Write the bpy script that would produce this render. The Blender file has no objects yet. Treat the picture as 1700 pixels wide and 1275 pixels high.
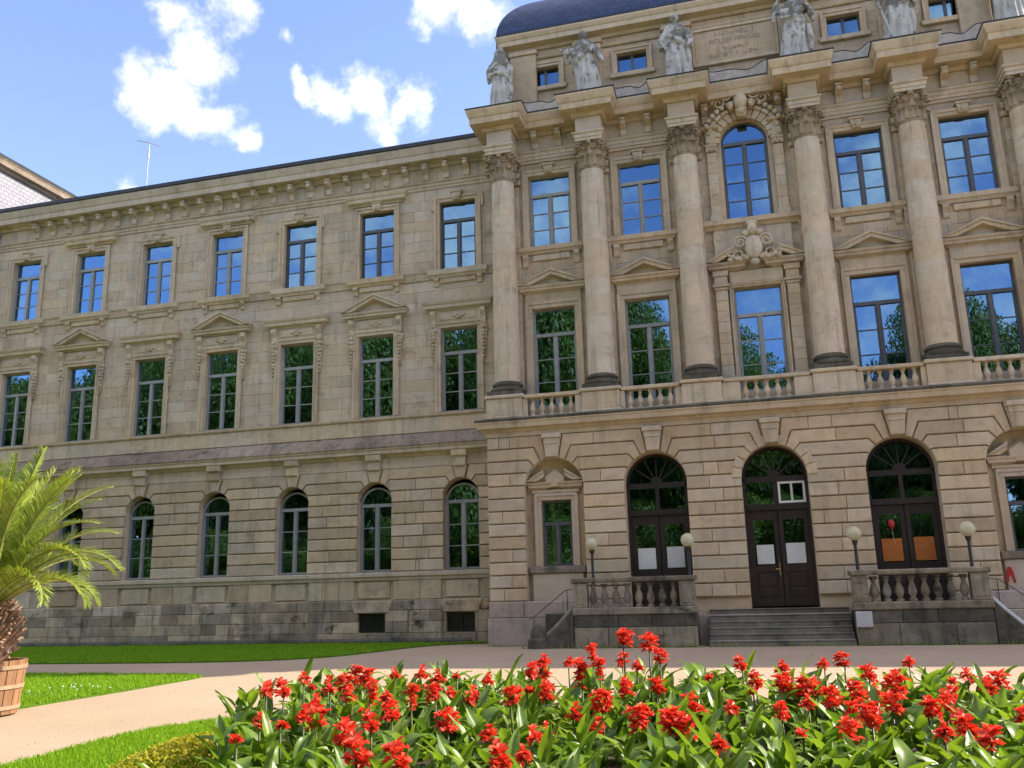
import bpy, bmesh, math, random
from mathutils import Vector, Matrix, noise
from math import sin, cos, pi, radians, sqrt, atan2, tan
random.seed(7)
S = bpy.context.scene
COL = S.collection

# ------------------------------------------------------------------ camera
CAMP = Vector((0.0, -30.985, 1.75)); YAW, PITCH, ROLL = radians(14.8626), radians(13.0618), radians(-1.5058)
fw = Vector((-sin(YAW)*cos(PITCH), cos(YAW)*cos(PITCH), sin(PITCH)))
rt = Vector((cos(YAW), sin(YAW), 0)); up = rt.cross(fw)
rt, up = rt*cos(ROLL)+up*sin(ROLL), -rt*sin(ROLL)+up*cos(ROLL)
cd = bpy.data.cameras.new('camera'); cam = bpy.data.objects.new('camera', cd); COL.objects.link(cam)
cd.sensor_width = 36; cd.lens = 1479.01/1700*36; cd.clip_end = 3000; cd.clip_start = .05
cam.matrix_world = Matrix(((rt.x, up.x, -fw.x, CAMP.x), (rt.y, up.y, -fw.y, CAMP.y), (rt.z, up.z, -fw.z, CAMP.z), (0, 0, 0, 1)))
S.camera = cam

# ------------------------------------------------------------------ sun, sky, exposure
SUN = Vector((1.2, .5, 1.0)).normalized()          # towards the sun: behind the building, from the right
sl = bpy.data.lights.new('sun', 'SUN'); sl.energy = 2.0; sl.angle = radians(.53); sl.color = (1, .9, .75)
so = bpy.data.objects.new('sun', sl); COL.objects.link(so)
so.rotation_euler = (-SUN).to_track_quat('-Z', 'Y').to_euler(); so.location = (40, 20, 60)
S.view_settings.view_transform = 'Standard'; S.view_settings.look = 'None'
S.view_settings.exposure = 2.24; S.view_settings.gamma = 1
S.cycles.use_denoising = True; S.cycles.use_adaptive_sampling = True; S.cycles.adaptive_threshold = .025
S.cycles.max_bounces = 5; S.cycles.diffuse_bounces = 2; S.cycles.glossy_bounces = 3; S.cycles.transparent_max_bounces = 12
S.cycles.transmission_bounces = 3; S.cycles.sample_clamp_indirect = 6; S.cycles.caustics_reflective = False

W = bpy.data.worlds.new('World'); S.world = W; W.use_nodes = True
nt = W.node_tree; nt.nodes.clear()
def WN(t, **k):
    n = nt.nodes.new(t)
    for a, b in k.items(): setattr(n, a, b)
    return n
L = nt.links.new
sky = WN('ShaderNodeTexSky', sky_type='NISHITA'); sky.sun_disc = False
sky.sun_elevation = math.asin(SUN.z); sky.sun_rotation = atan2(SUN.x, SUN.y)
sky.altitude = 300; sky.air_density = 1.0; sky.dust_density = 0.0; sky.ozone_density = 3.5
geo = WN('ShaderNodeTexCoord')
dirn = geo.outputs['Generated']
def wmath(op, a, b=None, c=None, clamp=False):
    n = WN('ShaderNodeMath', operation=op); n.use_clamp = clamp
    for i, x in enumerate((a, b, c)):
        if x is None: continue
        if isinstance(x, (int, float)): n.inputs[i].default_value = x
        else: L(x, n.inputs[i])
    return n.outputs[0]
def wvec(op, a, b):
    n = WN('ShaderNodeVectorMath', operation=op)
    for i, x in enumerate((a, b)):
        if isinstance(x, tuple): n.inputs[i].default_value = x
        else: L(x, n.inputs[i])
    return n
def wnoise(scale, detail, rough, off=(0, 0, 0)):
    m = wvec('ADD', dirn, off)
    n = WN('ShaderNodeTexNoise'); n.inputs['Scale'].default_value = scale; n.inputs['Detail'].default_value = detail
    n.inputs['Roughness'].default_value = rough; L(m.outputs[0], n.inputs['Vector']); return n
n1 = wnoise(9, 5, .6); n2 = wnoise(26, 8, .66, (3, 1, 2))
d1 = wvec('SUBTRACT', n1.outputs['Color'], (.5, .5, .5))
s1 = WN('ShaderNodeVectorMath', operation='SCALE'); L(d1.outputs[0], s1.inputs[0]); s1.inputs['Scale'].default_value = .10
wd = wvec('ADD', dirn, s1.outputs[0]).outputs[0]
def pixdir(u, v):
    d = fw + rt*(u-850)/1479.01 + up*(637.5-v)/1479.01
    return d.normalized()
# fair-weather clouds: direction and angular size of each puff
CL = [(228, 122, 40, .9), (280, 152, 50, 1), (335, 188, 38, .9), (382, 225, 26, .8), (300, 34, 34, .7), (390, 14, 40, .75),
      (338, 90, 42, .8), (490, 52, 20, .7), (515, 138, 24, .85), (565, 155, 36, .9), (630, 165, 48, .95), (690, 188, 40, .9),
      (650, 210, 34, .7), (720, 8, 50, .85), (785, 15, 55, .9), (225, 300, 30, .7)]
puffs = [(pixdir(u, v), r*1.22/1479, w) for u, v, r, w in CL]
acc = None
for c, r, w in puffs:
    dd = wvec('DISTANCE', wd, (c.x, c.y, c.z)).outputs['Value']
    m = wmath('MULTIPLY_ADD', dd, -w/r, w)
    acc = m if acc is None else wmath('MAXIMUM', acc, m)
acc = wmath('MAXIMUM', acc, -1.0)
nn = wmath('MULTIPLY_ADD', n2.outputs['Fac'], 2.1, -1.15)
ng = wnoise(2.6, 7, .6, (5.3, 2.2, 1.7))                 # denser cloud added outside the view to brighten the shaded facade
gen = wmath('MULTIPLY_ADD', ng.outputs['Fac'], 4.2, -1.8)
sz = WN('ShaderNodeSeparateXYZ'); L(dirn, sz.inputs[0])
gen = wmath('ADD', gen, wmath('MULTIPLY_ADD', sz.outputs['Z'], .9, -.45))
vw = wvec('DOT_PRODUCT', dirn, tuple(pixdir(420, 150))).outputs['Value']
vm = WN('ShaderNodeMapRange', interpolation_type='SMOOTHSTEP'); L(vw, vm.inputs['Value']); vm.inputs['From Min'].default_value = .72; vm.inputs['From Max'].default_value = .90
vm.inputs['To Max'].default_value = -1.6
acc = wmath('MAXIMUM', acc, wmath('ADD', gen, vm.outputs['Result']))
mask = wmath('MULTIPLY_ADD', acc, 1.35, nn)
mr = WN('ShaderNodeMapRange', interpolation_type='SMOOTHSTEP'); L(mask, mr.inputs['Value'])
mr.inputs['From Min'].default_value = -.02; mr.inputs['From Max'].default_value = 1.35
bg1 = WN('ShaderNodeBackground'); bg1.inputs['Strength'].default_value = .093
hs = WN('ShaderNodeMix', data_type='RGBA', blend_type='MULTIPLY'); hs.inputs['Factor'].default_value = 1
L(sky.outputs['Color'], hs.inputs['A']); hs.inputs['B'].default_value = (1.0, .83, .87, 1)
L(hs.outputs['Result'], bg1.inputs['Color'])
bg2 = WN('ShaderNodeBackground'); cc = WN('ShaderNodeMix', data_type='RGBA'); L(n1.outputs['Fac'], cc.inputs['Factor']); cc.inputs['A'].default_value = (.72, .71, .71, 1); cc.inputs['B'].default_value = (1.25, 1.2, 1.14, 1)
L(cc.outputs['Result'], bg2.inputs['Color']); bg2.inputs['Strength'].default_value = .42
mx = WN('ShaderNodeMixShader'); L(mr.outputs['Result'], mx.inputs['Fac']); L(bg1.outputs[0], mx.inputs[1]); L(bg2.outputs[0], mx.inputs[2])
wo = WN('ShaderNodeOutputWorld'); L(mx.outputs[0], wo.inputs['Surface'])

# ------------------------------------------------------------------ materials
MATS = {}
class NB:
    def __init__(s, name):
        s.m = bpy.data.materials.new(name); s.m.use_nodes = True; s.t = s.m.node_tree; s.t.nodes.clear()
        s.out = s.n('ShaderNodeOutputMaterial'); MATS[name] = s.m
    def n(s, typ, **k):
        x = s.t.nodes.new(typ)
        for a, b in k.items(): setattr(x, a, b)
        return x
    def l(s, a, b): s.t.links.new(a, b)
    def set(s, sock, v):
        if hasattr(v, 'is_output') or isinstance(v, bpy.types.NodeSocket): s.l(v, sock)
        elif isinstance(v, tuple) and len(v) == 3 and sock.type == 'RGBA': sock.default_value = (*v, 1)
        else: sock.default_value = v
    def math(s, op, a, b=0, c=0, clamp=False):
        x = s.n('ShaderNodeMath', operation=op); x.use_clamp = clamp
        for i, v in enumerate((a, b, c)): s.set(x.inputs[i], v)
        return x.outputs[0]
    def mix(s, f, a, b, mode='MIX'):
        x = s.n('ShaderNodeMix', data_type='RGBA', blend_type=mode)
        s.set(x.inputs['Factor'], f); s.set(x.inputs['A'], a); s.set(x.inputs['B'], b); return x.outputs['Result']
    def coord(s, kind='Object', scale=(1, 1, 1), loc=(0, 0, 0)):
        if kind == 'World': o = s.n('ShaderNodeNewGeometry').outputs['Position']
        else: o = s.n('ShaderNodeTexCoord').outputs[kind]
        mp = s.n('ShaderNodeMapping'); s.l(o, mp.inputs['Vector']); mp.inputs['Scale'].default_value = scale; mp.inputs['Location'].default_value = loc
        return mp.outputs[0]
    def noise(s, vec, scale, detail=4, rough=.55):
        x = s.n('ShaderNodeTexNoise'); s.l(vec, x.inputs['Vector']); x.inputs['Scale'].default_value = scale
        x.inputs['Detail'].default_value = detail; x.inputs['Roughness'].default_value = rough; return x.outputs['Fac']
    def ramp(s, v, lo, hi, a=0., b=1.):
        x = s.n('ShaderNodeMapRange'); s.l(v, x.inputs['Value'])
        for k, q in (('From Min', lo), ('From Max', hi), ('To Min', a), ('To Max', b)): x.inputs[k].default_value = q
        return x.outputs['Result']
    def rnd(s):
        a = s.n('ShaderNodeNewGeometry').outputs['Random Per Island']; b = s.n('ShaderNodeObjectInfo').outputs['Random']
        return s.math('FRACT', s.math('ADD', a, b))
    def bsdf(s, color, rough=.8, bump=None, bstr=.3, bdist=.02, **k):
        b = s.n('ShaderNodeBsdfPrincipled'); s.set(b.inputs['Base Color'], color); s.set(b.inputs['Roughness'], rough)
        for a, v in k.items(): s.set(b.inputs[a.replace('_', ' ')], v)
        if bump is not None:
            u = s.n('ShaderNodeBump'); u.inputs['Strength'].default_value = bstr; u.inputs['Distance'].default_value = bdist
            s.l(bump, u.inputs['Height']); s.l(u.outputs[0], b.inputs['Normal'])
        return b.outputs[0]
    def done(s, sh): s.l(sh, s.out.inputs['Surface']); return s.m

def stone(name, c1, c2, dirt=(.15, .13, .105), grime=.35, var=.28, streak=.3, glo=.5):
    q = NB(name); P = q.coord('World')
    big = q.noise(P, .55, 5, .6); mid = q.noise(P, 3.2, 5, .65); fine = q.noise(P, 28, 4, .7)
    col = q.mix(q.ramp(mid, .35, .68), c1, c2)
    r = q.rnd()
    g = q.n('ShaderNodeCombineColor'); rr = q.ramp(r, 0, 1, 1-var, 1+var*.55)
    r2 = q.math('FRACT', q.math('MULTIPLY', r, 7.31)); 
    q.l(rr, g.inputs[0]); q.l(q.math('MULTIPLY', rr, q.ramp(r2, 0, 1, .93, 1.02)), g.inputs[1]); q.l(q.math('MULTIPLY', rr, q.ramp(r2, 0, 1, .84, 1.07)), g.inputs[2])
    col = q.mix(1, col, g.outputs[0], 'MULTIPLY')
    st = q.noise(q.coord('World', (1.1, 1.1, .16)), 2.2, 5, .62)
    col = q.mix(q.ramp(st, .53, .74, 0, streak), col, dirt)
    st2 = q.noise(q.coord('World', (3.2, 3.2, .22), (2.7, 1.3, .4)), 1.5, 6, .68)
    col = q.mix(q.ramp(st2, .56, .72, 0, streak*1.15), col, tuple(x*.62 for x in dirt))
    bl = q.noise(q.coord('World', (1, 1, 1.6), (8, 3, 5)), 1.15, 7, .72)
    col = q.mix(q.ramp(bl, .56, .68, 0, grime*1.5), col, tuple(x*.75 for x in dirt))
    col = q.mix(q.math('MULTIPLY', q.ramp(big, .48, .72), grime), col, dirt)
    col = q.mix(q.ramp(fine, .3, .75, .0, .16), col, dirt)
    h = q.math('MULTIPLY_ADD', mid, .6, fine)
    return q.done(q.bsdf(col, .88, h, .45, .02, Specular_IOR_Level=.25))
stone('wall_stone', (.66, .55, .41), (.57, .465, .335), grime=.24, var=.12, streak=.4)
stone('pavilion_stone', (.67, .54, .385), (.575, .445, .31), grime=.2, var=.14, streak=.34)
stone('trim_stone', (.67, .555, .40), (.575, .465, .325), grime=.24, var=.1, streak=.36)
stone('rustic_stone', (.65, .53, .37), (.55, .435, .295), grime=.24, var=.2, streak=.34)
stone('rustic_pavilion', (.67, .54, .37), (.58, .45, .295), grime=.18, var=.18, streak=.3)
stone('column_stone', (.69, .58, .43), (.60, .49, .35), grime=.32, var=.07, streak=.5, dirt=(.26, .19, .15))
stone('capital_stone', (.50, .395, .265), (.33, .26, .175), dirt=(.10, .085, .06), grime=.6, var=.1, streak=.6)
stone('ledge_stone', (.42, .335, .255), (.28, .215, .16), dirt=(.06, .06, .05), grime=.5, var=.2, streak=.5)
stone('dark_stone', (.165, .15, .115), (.09, .082, .066), dirt=(.02, .023, .015), grime=.6, var=.25, streak=.5)
stone('terrace_stone', (.37, .32, .235), (.22, .195, .14), dirt=(.035, .038, .022), grime=.6, var=.3, streak=.6)
stone('plinth_stone', (.58, .475, .345), (.40, .325, .235), dirt=(.085, .07, .052), grime=.7, var=.42, streak=.75)
stone('pale_plinth', (.54, .44, .36), (.45, .36, .29), dirt=(.14, .13, .12), grime=.35, var=.12, streak=.4)
stone('plain_panel', (.62, .51, .385), (.56, .45, .33), grime=.12, var=.06, streak=.12)
stone('step_stone', (.33, .295, .24), (.2, .18, .15), dirt=(.05, .055, .04), grime=.45, var=.2, streak=.3)
stone('pale_wall', (.44, .415, .44), (.37, .35, .375), dirt=(.28, .265, .28), grime=.3, var=.1, streak=.2)
q = NB('pale_slate'); br = q.n('ShaderNodeTexBrick'); q.l(q.coord('World', (0, 0, 0)), br.inputs['Vector'])
sx = q.n('ShaderNodeSeparateXYZ'); q.l(q.n('ShaderNodeNewGeometry').outputs['Position'], sx.inputs[0]); cb = q.n('ShaderNodeCombineXYZ'); q.l(q.math('ADD', sx.outputs[1], sx.outputs[0]), cb.inputs[0]); q.l(sx.outputs[2], cb.inputs[1]); q.l(cb.outputs[0], br.inputs['Vector'])
br.inputs['Scale'].default_value = 1; br.inputs['Brick Width'].default_value = .3; br.inputs['Row Height'].default_value = .2; br.inputs['Mortar Size'].default_value = .014
for i, c in enumerate(((.33, .315, .34), (.26, .25, .275), (.12, .115, .13))): br.inputs[i+1].default_value = (*c, 1)
q.done(q.bsdf(br.outputs['Color'], .6, br.outputs['Fac'], .5, .02))
stone('white_slab', (.6, .58, .55), (.52, .5, .47), grime=.15, var=.05, streak=.1)

q = NB('statue_stone'); P = q.coord('World')
a = q.noise(P, 3.4, 5, .62); b = q.noise(q.coord('World', (1, 1, .35), (3, 2, 1)), 5.5, 5, .66); f = q.noise(P, 40, 3, .6)
col = q.mix(q.ramp(f, .3, .7), (.55, .52, .47), (.44, .41, .36))
hz = q.n('ShaderNodeSeparateXYZ'); q.l(q.n('ShaderNodeTexCoord').outputs['Object'], hz.inputs[0])
soot = q.math('ADD', a, q.ramp(hz.outputs['Z'], .6, 2.2, -.08, .17))
col = q.mix(q.ramp(soot, .5, .62, 0, .88), col, (.13, .12, .10)); col = q.mix(q.ramp(b, .56, .68, 0, .8), col, (.13, .12, .10))
q.done(q.bsdf(col, .85, q.math('ADD', f, b), .5, .02))

q = NB('glass')
fr = q.n('ShaderNodeFresnel'); fr.inputs['IOR'].default_value = 1.5
fac = q.math('MULTIPLY_ADD', fr.outputs[0], 1.6, .27, clamp=True)
gl = q.n('ShaderNodeBsdfGlossy'); gl.inputs['Roughness'].default_value = .008; gl.inputs['Color'].default_value = (.36, .66, 1, 1)
nb = q.n('ShaderNodeBump'); nb.inputs['Strength'].default_value = .035; nb.inputs['Distance'].default_value = .01
q.l(q.noise(q.coord('World'), 1.6, 2, .4), nb.inputs['Height']); q.l(nb.outputs[0], gl.inputs['Normal'])
tr = q.n('ShaderNodeBsdfTransparent'); tr.inputs['Color'].default_value = (.5, .55, .55, 1)
m = q.n('ShaderNodeMixShader'); q.l(fac, m.inputs[0]); q.l(tr.outputs[0], m.inputs[1]); q.l(gl.outputs[0], m.inputs[2])
q.done(m.outputs[0])

def plain(name, c1, c2=None, rough=.6, scale=6, bstr=.15, stretch=(1, 1, 1), **k):
    q = NB(name); P = q.coord('World', stretch); n = q.noise(P, scale, 5, .6); c2 = c2 or tuple(x*.75 for x in c1)
    r = q.rnd(); col = q.mix(q.ramp(n, .35, .65), c1, c2)
    g = q.n('ShaderNodeCombineColor'); v = q.ramp(r, 0, 1, .85, 1.12)
    for i in range(3): q.l(v, g.inputs[i])
    col = q.mix(1, col, g.outputs[0], 'MULTIPLY')
    return q.done(q.bsdf(col, rough, n, bstr, .01, **k))
plain('frame_paint', (.34, .345, .335), (.27, .275, .265), .5)
plain('frame_dark', (.10, .11, .12), (.075, .08, .09), .45)
plain('door_paint', (.035, .02, .018), (.022, .013, .013), .42, 9, .2, (1, 1, .2))
plain('white_paint', (.78, .78, .72), (.7, .69, .62), .5)
plain('curtain_cloth', (.62, .64, .66), (.5, .52, .55), .9)
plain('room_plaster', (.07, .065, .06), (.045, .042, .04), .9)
plain('unlit_void_pane', (.03, .03, .026), (.018, .018, .016), .35)  # matte dark colour stands in for the unlit cellar behind the pane
plain('iron_black', (.018, .018, .02), (.03, .028, .026), .45)
plain('roof_lead', (.05, .058, .07), (.035, .04, .05), .5, 3)
plain('lead_grey', (.50, .43, .35), (.36, .30, .24), .6, 4, .3)
plain('paper_white', (.72, .73, .70), (.66, .66, .62), .7)
plain('orange_board', (.55, .17, .025), (.42, .12, .015), .6)
plain('red_paint', (.55, .03, .03), (.4, .02, .02), .4)
plain('brass', (.5, .36, .12), (.35, .25, .08), .35, Metallic=.9)
plain('metal_pale', (.55, .57, .6), (.4, .42, .45), .4, Metallic=.6)
plain('letter_dark', (.30, .25, .19), (.24, .2, .15), .9)
plain('copper_pipe', (.09, .095, .10), (.06, .06, .065), .6)
q = NB('lamp_globe')
d_ = q.bsdf((.70, .65, .44), .22); t_ = q.n('ShaderNodeBsdfTranslucent'); t_.inputs[0].default_value = (.9, .85, .6, 1)
m = q.n('ShaderNodeMixShader'); m.inputs[0].default_value = .35; q.l(d_, m.inputs[1]); q.l(t_.outputs[0], m.inputs[2]); q.done(m.outputs[0])

q = NB('slate')
br = q.n('ShaderNodeTexBrick'); q.l(q.n('ShaderNodeTexCoord').outputs['UV'], br.inputs['Vector'])
br.inputs['Scale'].default_value = 1; br.inputs['Brick Width'].default_value = .32; br.inputs['Row Height'].default_value = .22; br.inputs['Mortar Size'].default_value = .012
for i, c in enumerate(((.035, .06, .14), (.02, .036, .095), (.006, .01, .024))): br.inputs[i+1].default_value = (*c, 1)
n = q.noise(q.coord('World'), 2, 4); col = q.mix(q.ramp(n, .35, .7, 0, .45), br.outputs['Color'], (.045, .07, .14))
q.done(q.bsdf(col, .55, q.math('MULTIPLY_ADD', br.outputs['Fac'], -1, n), .8, .03, Specular_IOR_Level=.3))

q = NB('gravel'); P = q.coord('World')
a = q.noise(P, .35, 4); b = q.noise(P, 60, 3, .8); c = q.noise(P, 6, 5, .7); v = q.n('ShaderNodeTexVoronoi'); q.l(P, v.inputs['Vector']); v.inputs['Scale'].default_value = 55
col = q.mix(q.ramp(b, .3, .7), (.46, .345, .245), (.385, .28, .19)); col = q.mix(q.ramp(c, .4, .75, 0, .35), col, (.40, .295, .205)); col = q.mix(q.ramp(a, .4, .7, 0, .3), col, (.56, .43, .32))
col = q.mix(q.ramp(v.outputs['Distance'], .0, .25, .35, 0), col, (.22, .165, .125))
tk = q.noise(q.coord('World', (.35, 1.6, 1)), 1.6, 6, .7); col = q.mix(q.ramp(tk, .52, .72, 0, .4), col, (.36, .27, .19))
pt = q.noise(q.coord('World', (1, 1, 1), (9, 4, 0)), 2.3, 7, .75); col = q.mix(q.ramp(pt, .58, .7, 0, .35), col, (.52, .41, .31))
q.done(q.bsdf(col, .95, q.math('ADD', b, v.outputs['Distance']), .6, .012, Specular_IOR_Level=.15))
q = NB('soil'); P = q.coord('World'); b = q.noise(P, 22, 5, .75)
q.done(q.bsdf(q.mix(q.ramp(b, .35, .65), (.035, .024, .016), (.075, .052, .033)), 1, b, .9, .05))
q = NB('turf'); P = q.coord('World'); a = q.noise(P, .8, 4); b = q.noise(P, 30, 4, .75)
col = q.mix(q.ramp(b, .3, .7), (.052, .115, .008), (.115, .20, .018)); col = q.mix(q.ramp(a, .4, .7, 0, .5), col, (.085, .19, .014))
q.done(q.bsdf(col, .9, b, .8, .03, Specular_IOR_Level=.1))

def leafy(name, c1, c2, rough=.45, trans=.35, spec=.5, scale=4, tc=None, world=True, rib=None):
    q = NB(name); r = q.n('ShaderNodeObjectInfo').outputs['Random']; i = q.n('ShaderNodeNewGeometry').outputs['Random Per Island']
    rr = q.math('FRACT', q.math('MULTIPLY_ADD', i, 3.7, r)); n = q.noise(q.coord('World'), scale, 3)
    col = q.mix(q.math('MULTIPLY_ADD', n, .6, q.math('MULTIPLY', rr, .7), clamp=True), c1, c2)
    sh = q.bsdf(col, rough, n, .2, .01, Specular_IOR_Level=spec)
    t = q.n('ShaderNodeBsdfTranslucent'); q.l(q.mix(1, col, tc or (1.5, 1.45, .7), 'MULTIPLY'), t.inputs[0])
    m = q.n('ShaderNodeMixShader'); m.inputs[0].default_value = trans; q.l(sh, m.inputs[1]); q.l(t.outputs[0], m.inputs[2])
    return q.done(m.outputs[0])
leafy('grass_blade', (.12, .29, .006), (.25, .40, .014), .6, .4, .3, 1.5)
leafy('canna_leaf', (.03, .10, .012), (.20, .31, .035), .4, .4, .55)
leafy('canna_petal', (.68, .018, .016), (.93, .16, .085), .5, .35, .3, 12, tc=(1.1, .6, .5))
leafy('canna_stem', (.05, .09, .02), (.10, .10, .03), .5, .1)
leafy('spurge', (.23, .25, .012), (.38, .33, .02), .6, .3, .3)
leafy('palm_leaflet', (.10, .20, .02), (.36, .42, .07), .4, .34, .5, 2.5)
leafy('tree_leaf', (.05, .085, .010), (.15, .20, .025), .5, .3, .4, .6)
plain('palm_rachis', (.34, .36, .10), (.28, .26, .08), .5)
plain('palm_boot', (.27, .155, .10), (.38, .26, .19), .85, 14, .5)
plain('bark', (.10, .075, .05), (.06, .045, .03), .95, 8, .6, (1, 1, .3))
plain('tub_wood', (.33, .175, .085), (.24, .12, .055), .7, 9, .35, (2, 2, .15))
plain('tub_hoop', (.40, .27, .17), (.31, .21, .13), .6)

# ------------------------------------------------------------------ mesh building
class MB:
    def __init__(s): s.v = []; s.f = []
    def add(s, vs, fs):
        o = len(s.v); s.v += [tuple(p) for p in vs]; s.f += [tuple(i+o for i in f) for f in fs]; return s
    def box(s, x0, x1, y0, y1, z0, z1):
        return s.add([(x0, y0, z0), (x1, y0, z0), (x1, y1, z0), (x0, y1, z0), (x0, y0, z1), (x1, y0, z1), (x1, y1, z1), (x0, y1, z1)],
                     [(0, 1, 5, 4), (1, 2, 6, 5), (2, 3, 7, 6), (3, 0, 4, 7), (4, 5, 6, 7), (3, 2, 1, 0)])
    def cbox(s, x0, x1, y0, y1, z0, z1, c=.015):      # box with a chamfered front
        return s.prism([(x0, z0), (x1, z0), (x1, z1), (x0, z1)], y0, y1, c)
    def prism(s, poly, y0, y1, c=0, thin=None):                  # polygon in XZ (counter-clockwise), front y0, back y1
        n = len(poly)
        if c:
            ins = inset(poly, c)
            if thin is not None:
                for i in range(n):
                    for j in (i-1, (i+1) % n):
                        if abs(poly[i][0]-poly[j][0]) < 1e-6 and abs(poly[i][1]-poly[j][1]) > .05: ins[i] = (poly[i][0]+max(-thin, min(thin, ins[i][0]-poly[i][0])), ins[i][1])
            vs = [(x, y0, z) for x, z in ins]+[(x, y0+c, z) for x, z in poly]+[(x, y1, z) for x, z in poly]
            fs = [tuple(range(n))]
            for k in (0, n):
                fs += [(k+i, k+n+i, k+n+(i+1) % n, k+(i+1) % n) for i in range(n)]
            fs.append(tuple(range(3*n-1, 2*n-1, -1)))
        else:
            vs = [(x, y0, z) for x, z in poly]+[(x, y1, z) for x, z in poly]
            fs = [tuple(range(n)), tuple(range(2*n-1, n-1, -1))]+[(i, n+i, n+(i+1) % n, (i+1) % n) for i in range(n)]
        return s.add(vs, fs)
    def lathe(s, prof, c=(0, 0, 0), seg=16, a0=0, a1=2*pi):
        full = abs(a1-a0-2*pi) < 1e-6; m = seg if full else seg+1; n = len(prof)
        vs = []
        for r, z in prof:
            for k in range(m):
                a = a0+(a1-a0)*k/seg; vs.append((c[0]+r*cos(a), c[1]+r*sin(a), c[2]+z))
        fs = [(i*m+k, i*m+(k+1) % m, (i+1)*m+(k+1) % m, (i+1)*m+k) for i in range(n-1) for k in range(seg)]
        if full:
            if prof[0][0] > 1e-6: fs.append(tuple(range(m-1, -1, -1)))
            if prof[-1][0] > 1e-6: fs.append(tuple(range((n-1)*m, n*m)))
        return s.add(vs, fs)
    def sweep(s, path, prof):                          # plan polyline (wall line), closed profile of (out, z)
        pts = [Vector(p) for p in path]; offs = []
        for i, p in enumerate(pts):
            ns = []
            if i > 0: d = (p-pts[i-1]).normalized(); ns.append(Vector((d.y, -d.x)))
            if i < len(pts)-1: d = (pts[i+1]-p).normalized(); ns.append(Vector((d.y, -d.x)))
            if len(ns) == 2:
                m = ns[0]+ns[1]; m = m/ max(.2, m.dot(ns[0]))
            else: m = ns[0]
            offs.append(m)
        n = len(prof); vs = []
        for p, m in zip(pts, offs):
            for d, z in prof: vs.append((p.x+m.x*d, p.y+m.y*d, z))
        fs = [(i*n+k, (i+1)*n+k, (i+1)*n+(k+1) % n, i*n+(k+1) % n) for i in range(len(pts)-1) for k in range(n)]
        fs += [tuple(range(n-1, -1, -1)), tuple(range((len(pts)-1)*n, len(pts)*n))]
        return s.add(vs, fs)
    def tube(s, pts, rad, seg=8):
        P = [Vector(p) for p in pts]; n = len(P); R = rad if isinstance(rad, (list, tuple)) else [rad]*n; vs = []; prev = None
        for i, p in enumerate(P):
            t = (P[min(i+1, n-1)]-P[max(i-1, 0)]).normalized()
            a = t.cross(Vector((0, 0, 1))) if prev is None else prev-t*prev.dot(t)
            if a.length < 1e-4: a = t.cross(Vector((1, 0, 0)))
            a.normalize(); prev = a; b = t.cross(a)
            vs += [tuple(p+(a*cos(2*pi*k/seg)+b*sin(2*pi*k/seg))*R[i]) for k in range(seg)]
        fs = [(i*seg+k, i*seg+(k+1) % seg, (i+1)*seg+(k+1) % seg, (i+1)*seg+k) for i in range(n-1) for k in range(seg)]
        fs += [tuple(range(seg-1, -1, -1)), tuple(range((n-1)*seg, n*seg))]
        return s.add(vs, fs)
    def ball(s, c, r, seg=10, rings=7):
        rx, ry, rz = r if isinstance(r, tuple) else (r, r, r)
        vs = [(c[0], c[1], c[2]-rz)]+[(c[0]+rx*sin(pi*i/rings)*cos(2*pi*k/seg), c[1]+ry*sin(pi*i/rings)*sin(2*pi*k/seg), c[2]-rz*cos(pi*i/rings)) for i in range(1, rings) for k in range(seg)]+[(c[0], c[1], c[2]+rz)]
        fs = [(0, 1+(k+1) % seg, 1+k) for k in range(seg)]
        for i in range(rings-2): fs += [(1+i*seg+k, 1+i*seg+(k+1) % seg, 1+(i+1)*seg+(k+1) % seg, 1+(i+1)*seg+k) for k in range(seg)]
        o = 1+(rings-2)*seg; fs += [(o+k, o+(k+1) % seg, len(vs)-1) for k in range(seg)]
        return s.add(vs, fs)
    def mesh(s, name, mat, smooth=False, fix=True):
        me = bpy.data.meshes.new(name); me.from_pydata(s.v, [], s.f)
        if fix:
            b = bmesh.new(); b.from_mesh(me); bmesh.ops.recalc_face_normals(b, faces=b.faces); b.to_mesh(me); b.free()
        me.materials.append(MATS[mat])
        if smooth is True: me.polygons.foreach_set('use_smooth', [True]*len(me.polygons))
        elif smooth:
            me.polygons.foreach_set('use_smooth', [True]*len(me.polygons)); me.set_sharp_from_angle(angle=radians(smooth))
        me.update(); return me
    def build(s, name, mat, parent=None, smooth=False, fix=True, **props):
        return link(name, s.mesh(name, mat, smooth, fix), parent, **props)

def inset(poly, c):
    n = len(poly); out = []
    for i in range(n):
        p0, p, p1 = Vector(poly[i-1]), Vector(poly[i]), Vector(poly[(i+1) % n])
        d0 = (p-p0).normalized(); d1 = (p1-p).normalized(); n0 = Vector((-d0.y, d0.x)); n1 = Vector((-d1.y, d1.x))
        m = n0+n1; m = m/max(.35, m.dot(n0)) if m.length > 1e-5 else n0
        q = p+m*c; out.append((q.x, q.y))
    return out
def link(name, me, parent=None, loc=None, rot=None, scale=None, **props):
    o = bpy.data.objects.new(name, me); COL.objects.link(o)
    if parent is not None: o.parent = parent
    if loc is not None: o.location = loc
    if rot is not None: o.rotation_euler = rot
    if scale is not None: o.scale = scale if not isinstance(scale, (int, float)) else (scale,)*3
    for k, v in props.items(): o[k] = v
    return o
def thing(name, label, category, loc=(0, 0, 0), group=None, rz=0):
    o = link(name, None, None, loc, (0, 0, rz), label=label, category=category)
    o.empty_display_size = .2
    if group: o['group'] = group
    return o
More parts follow.
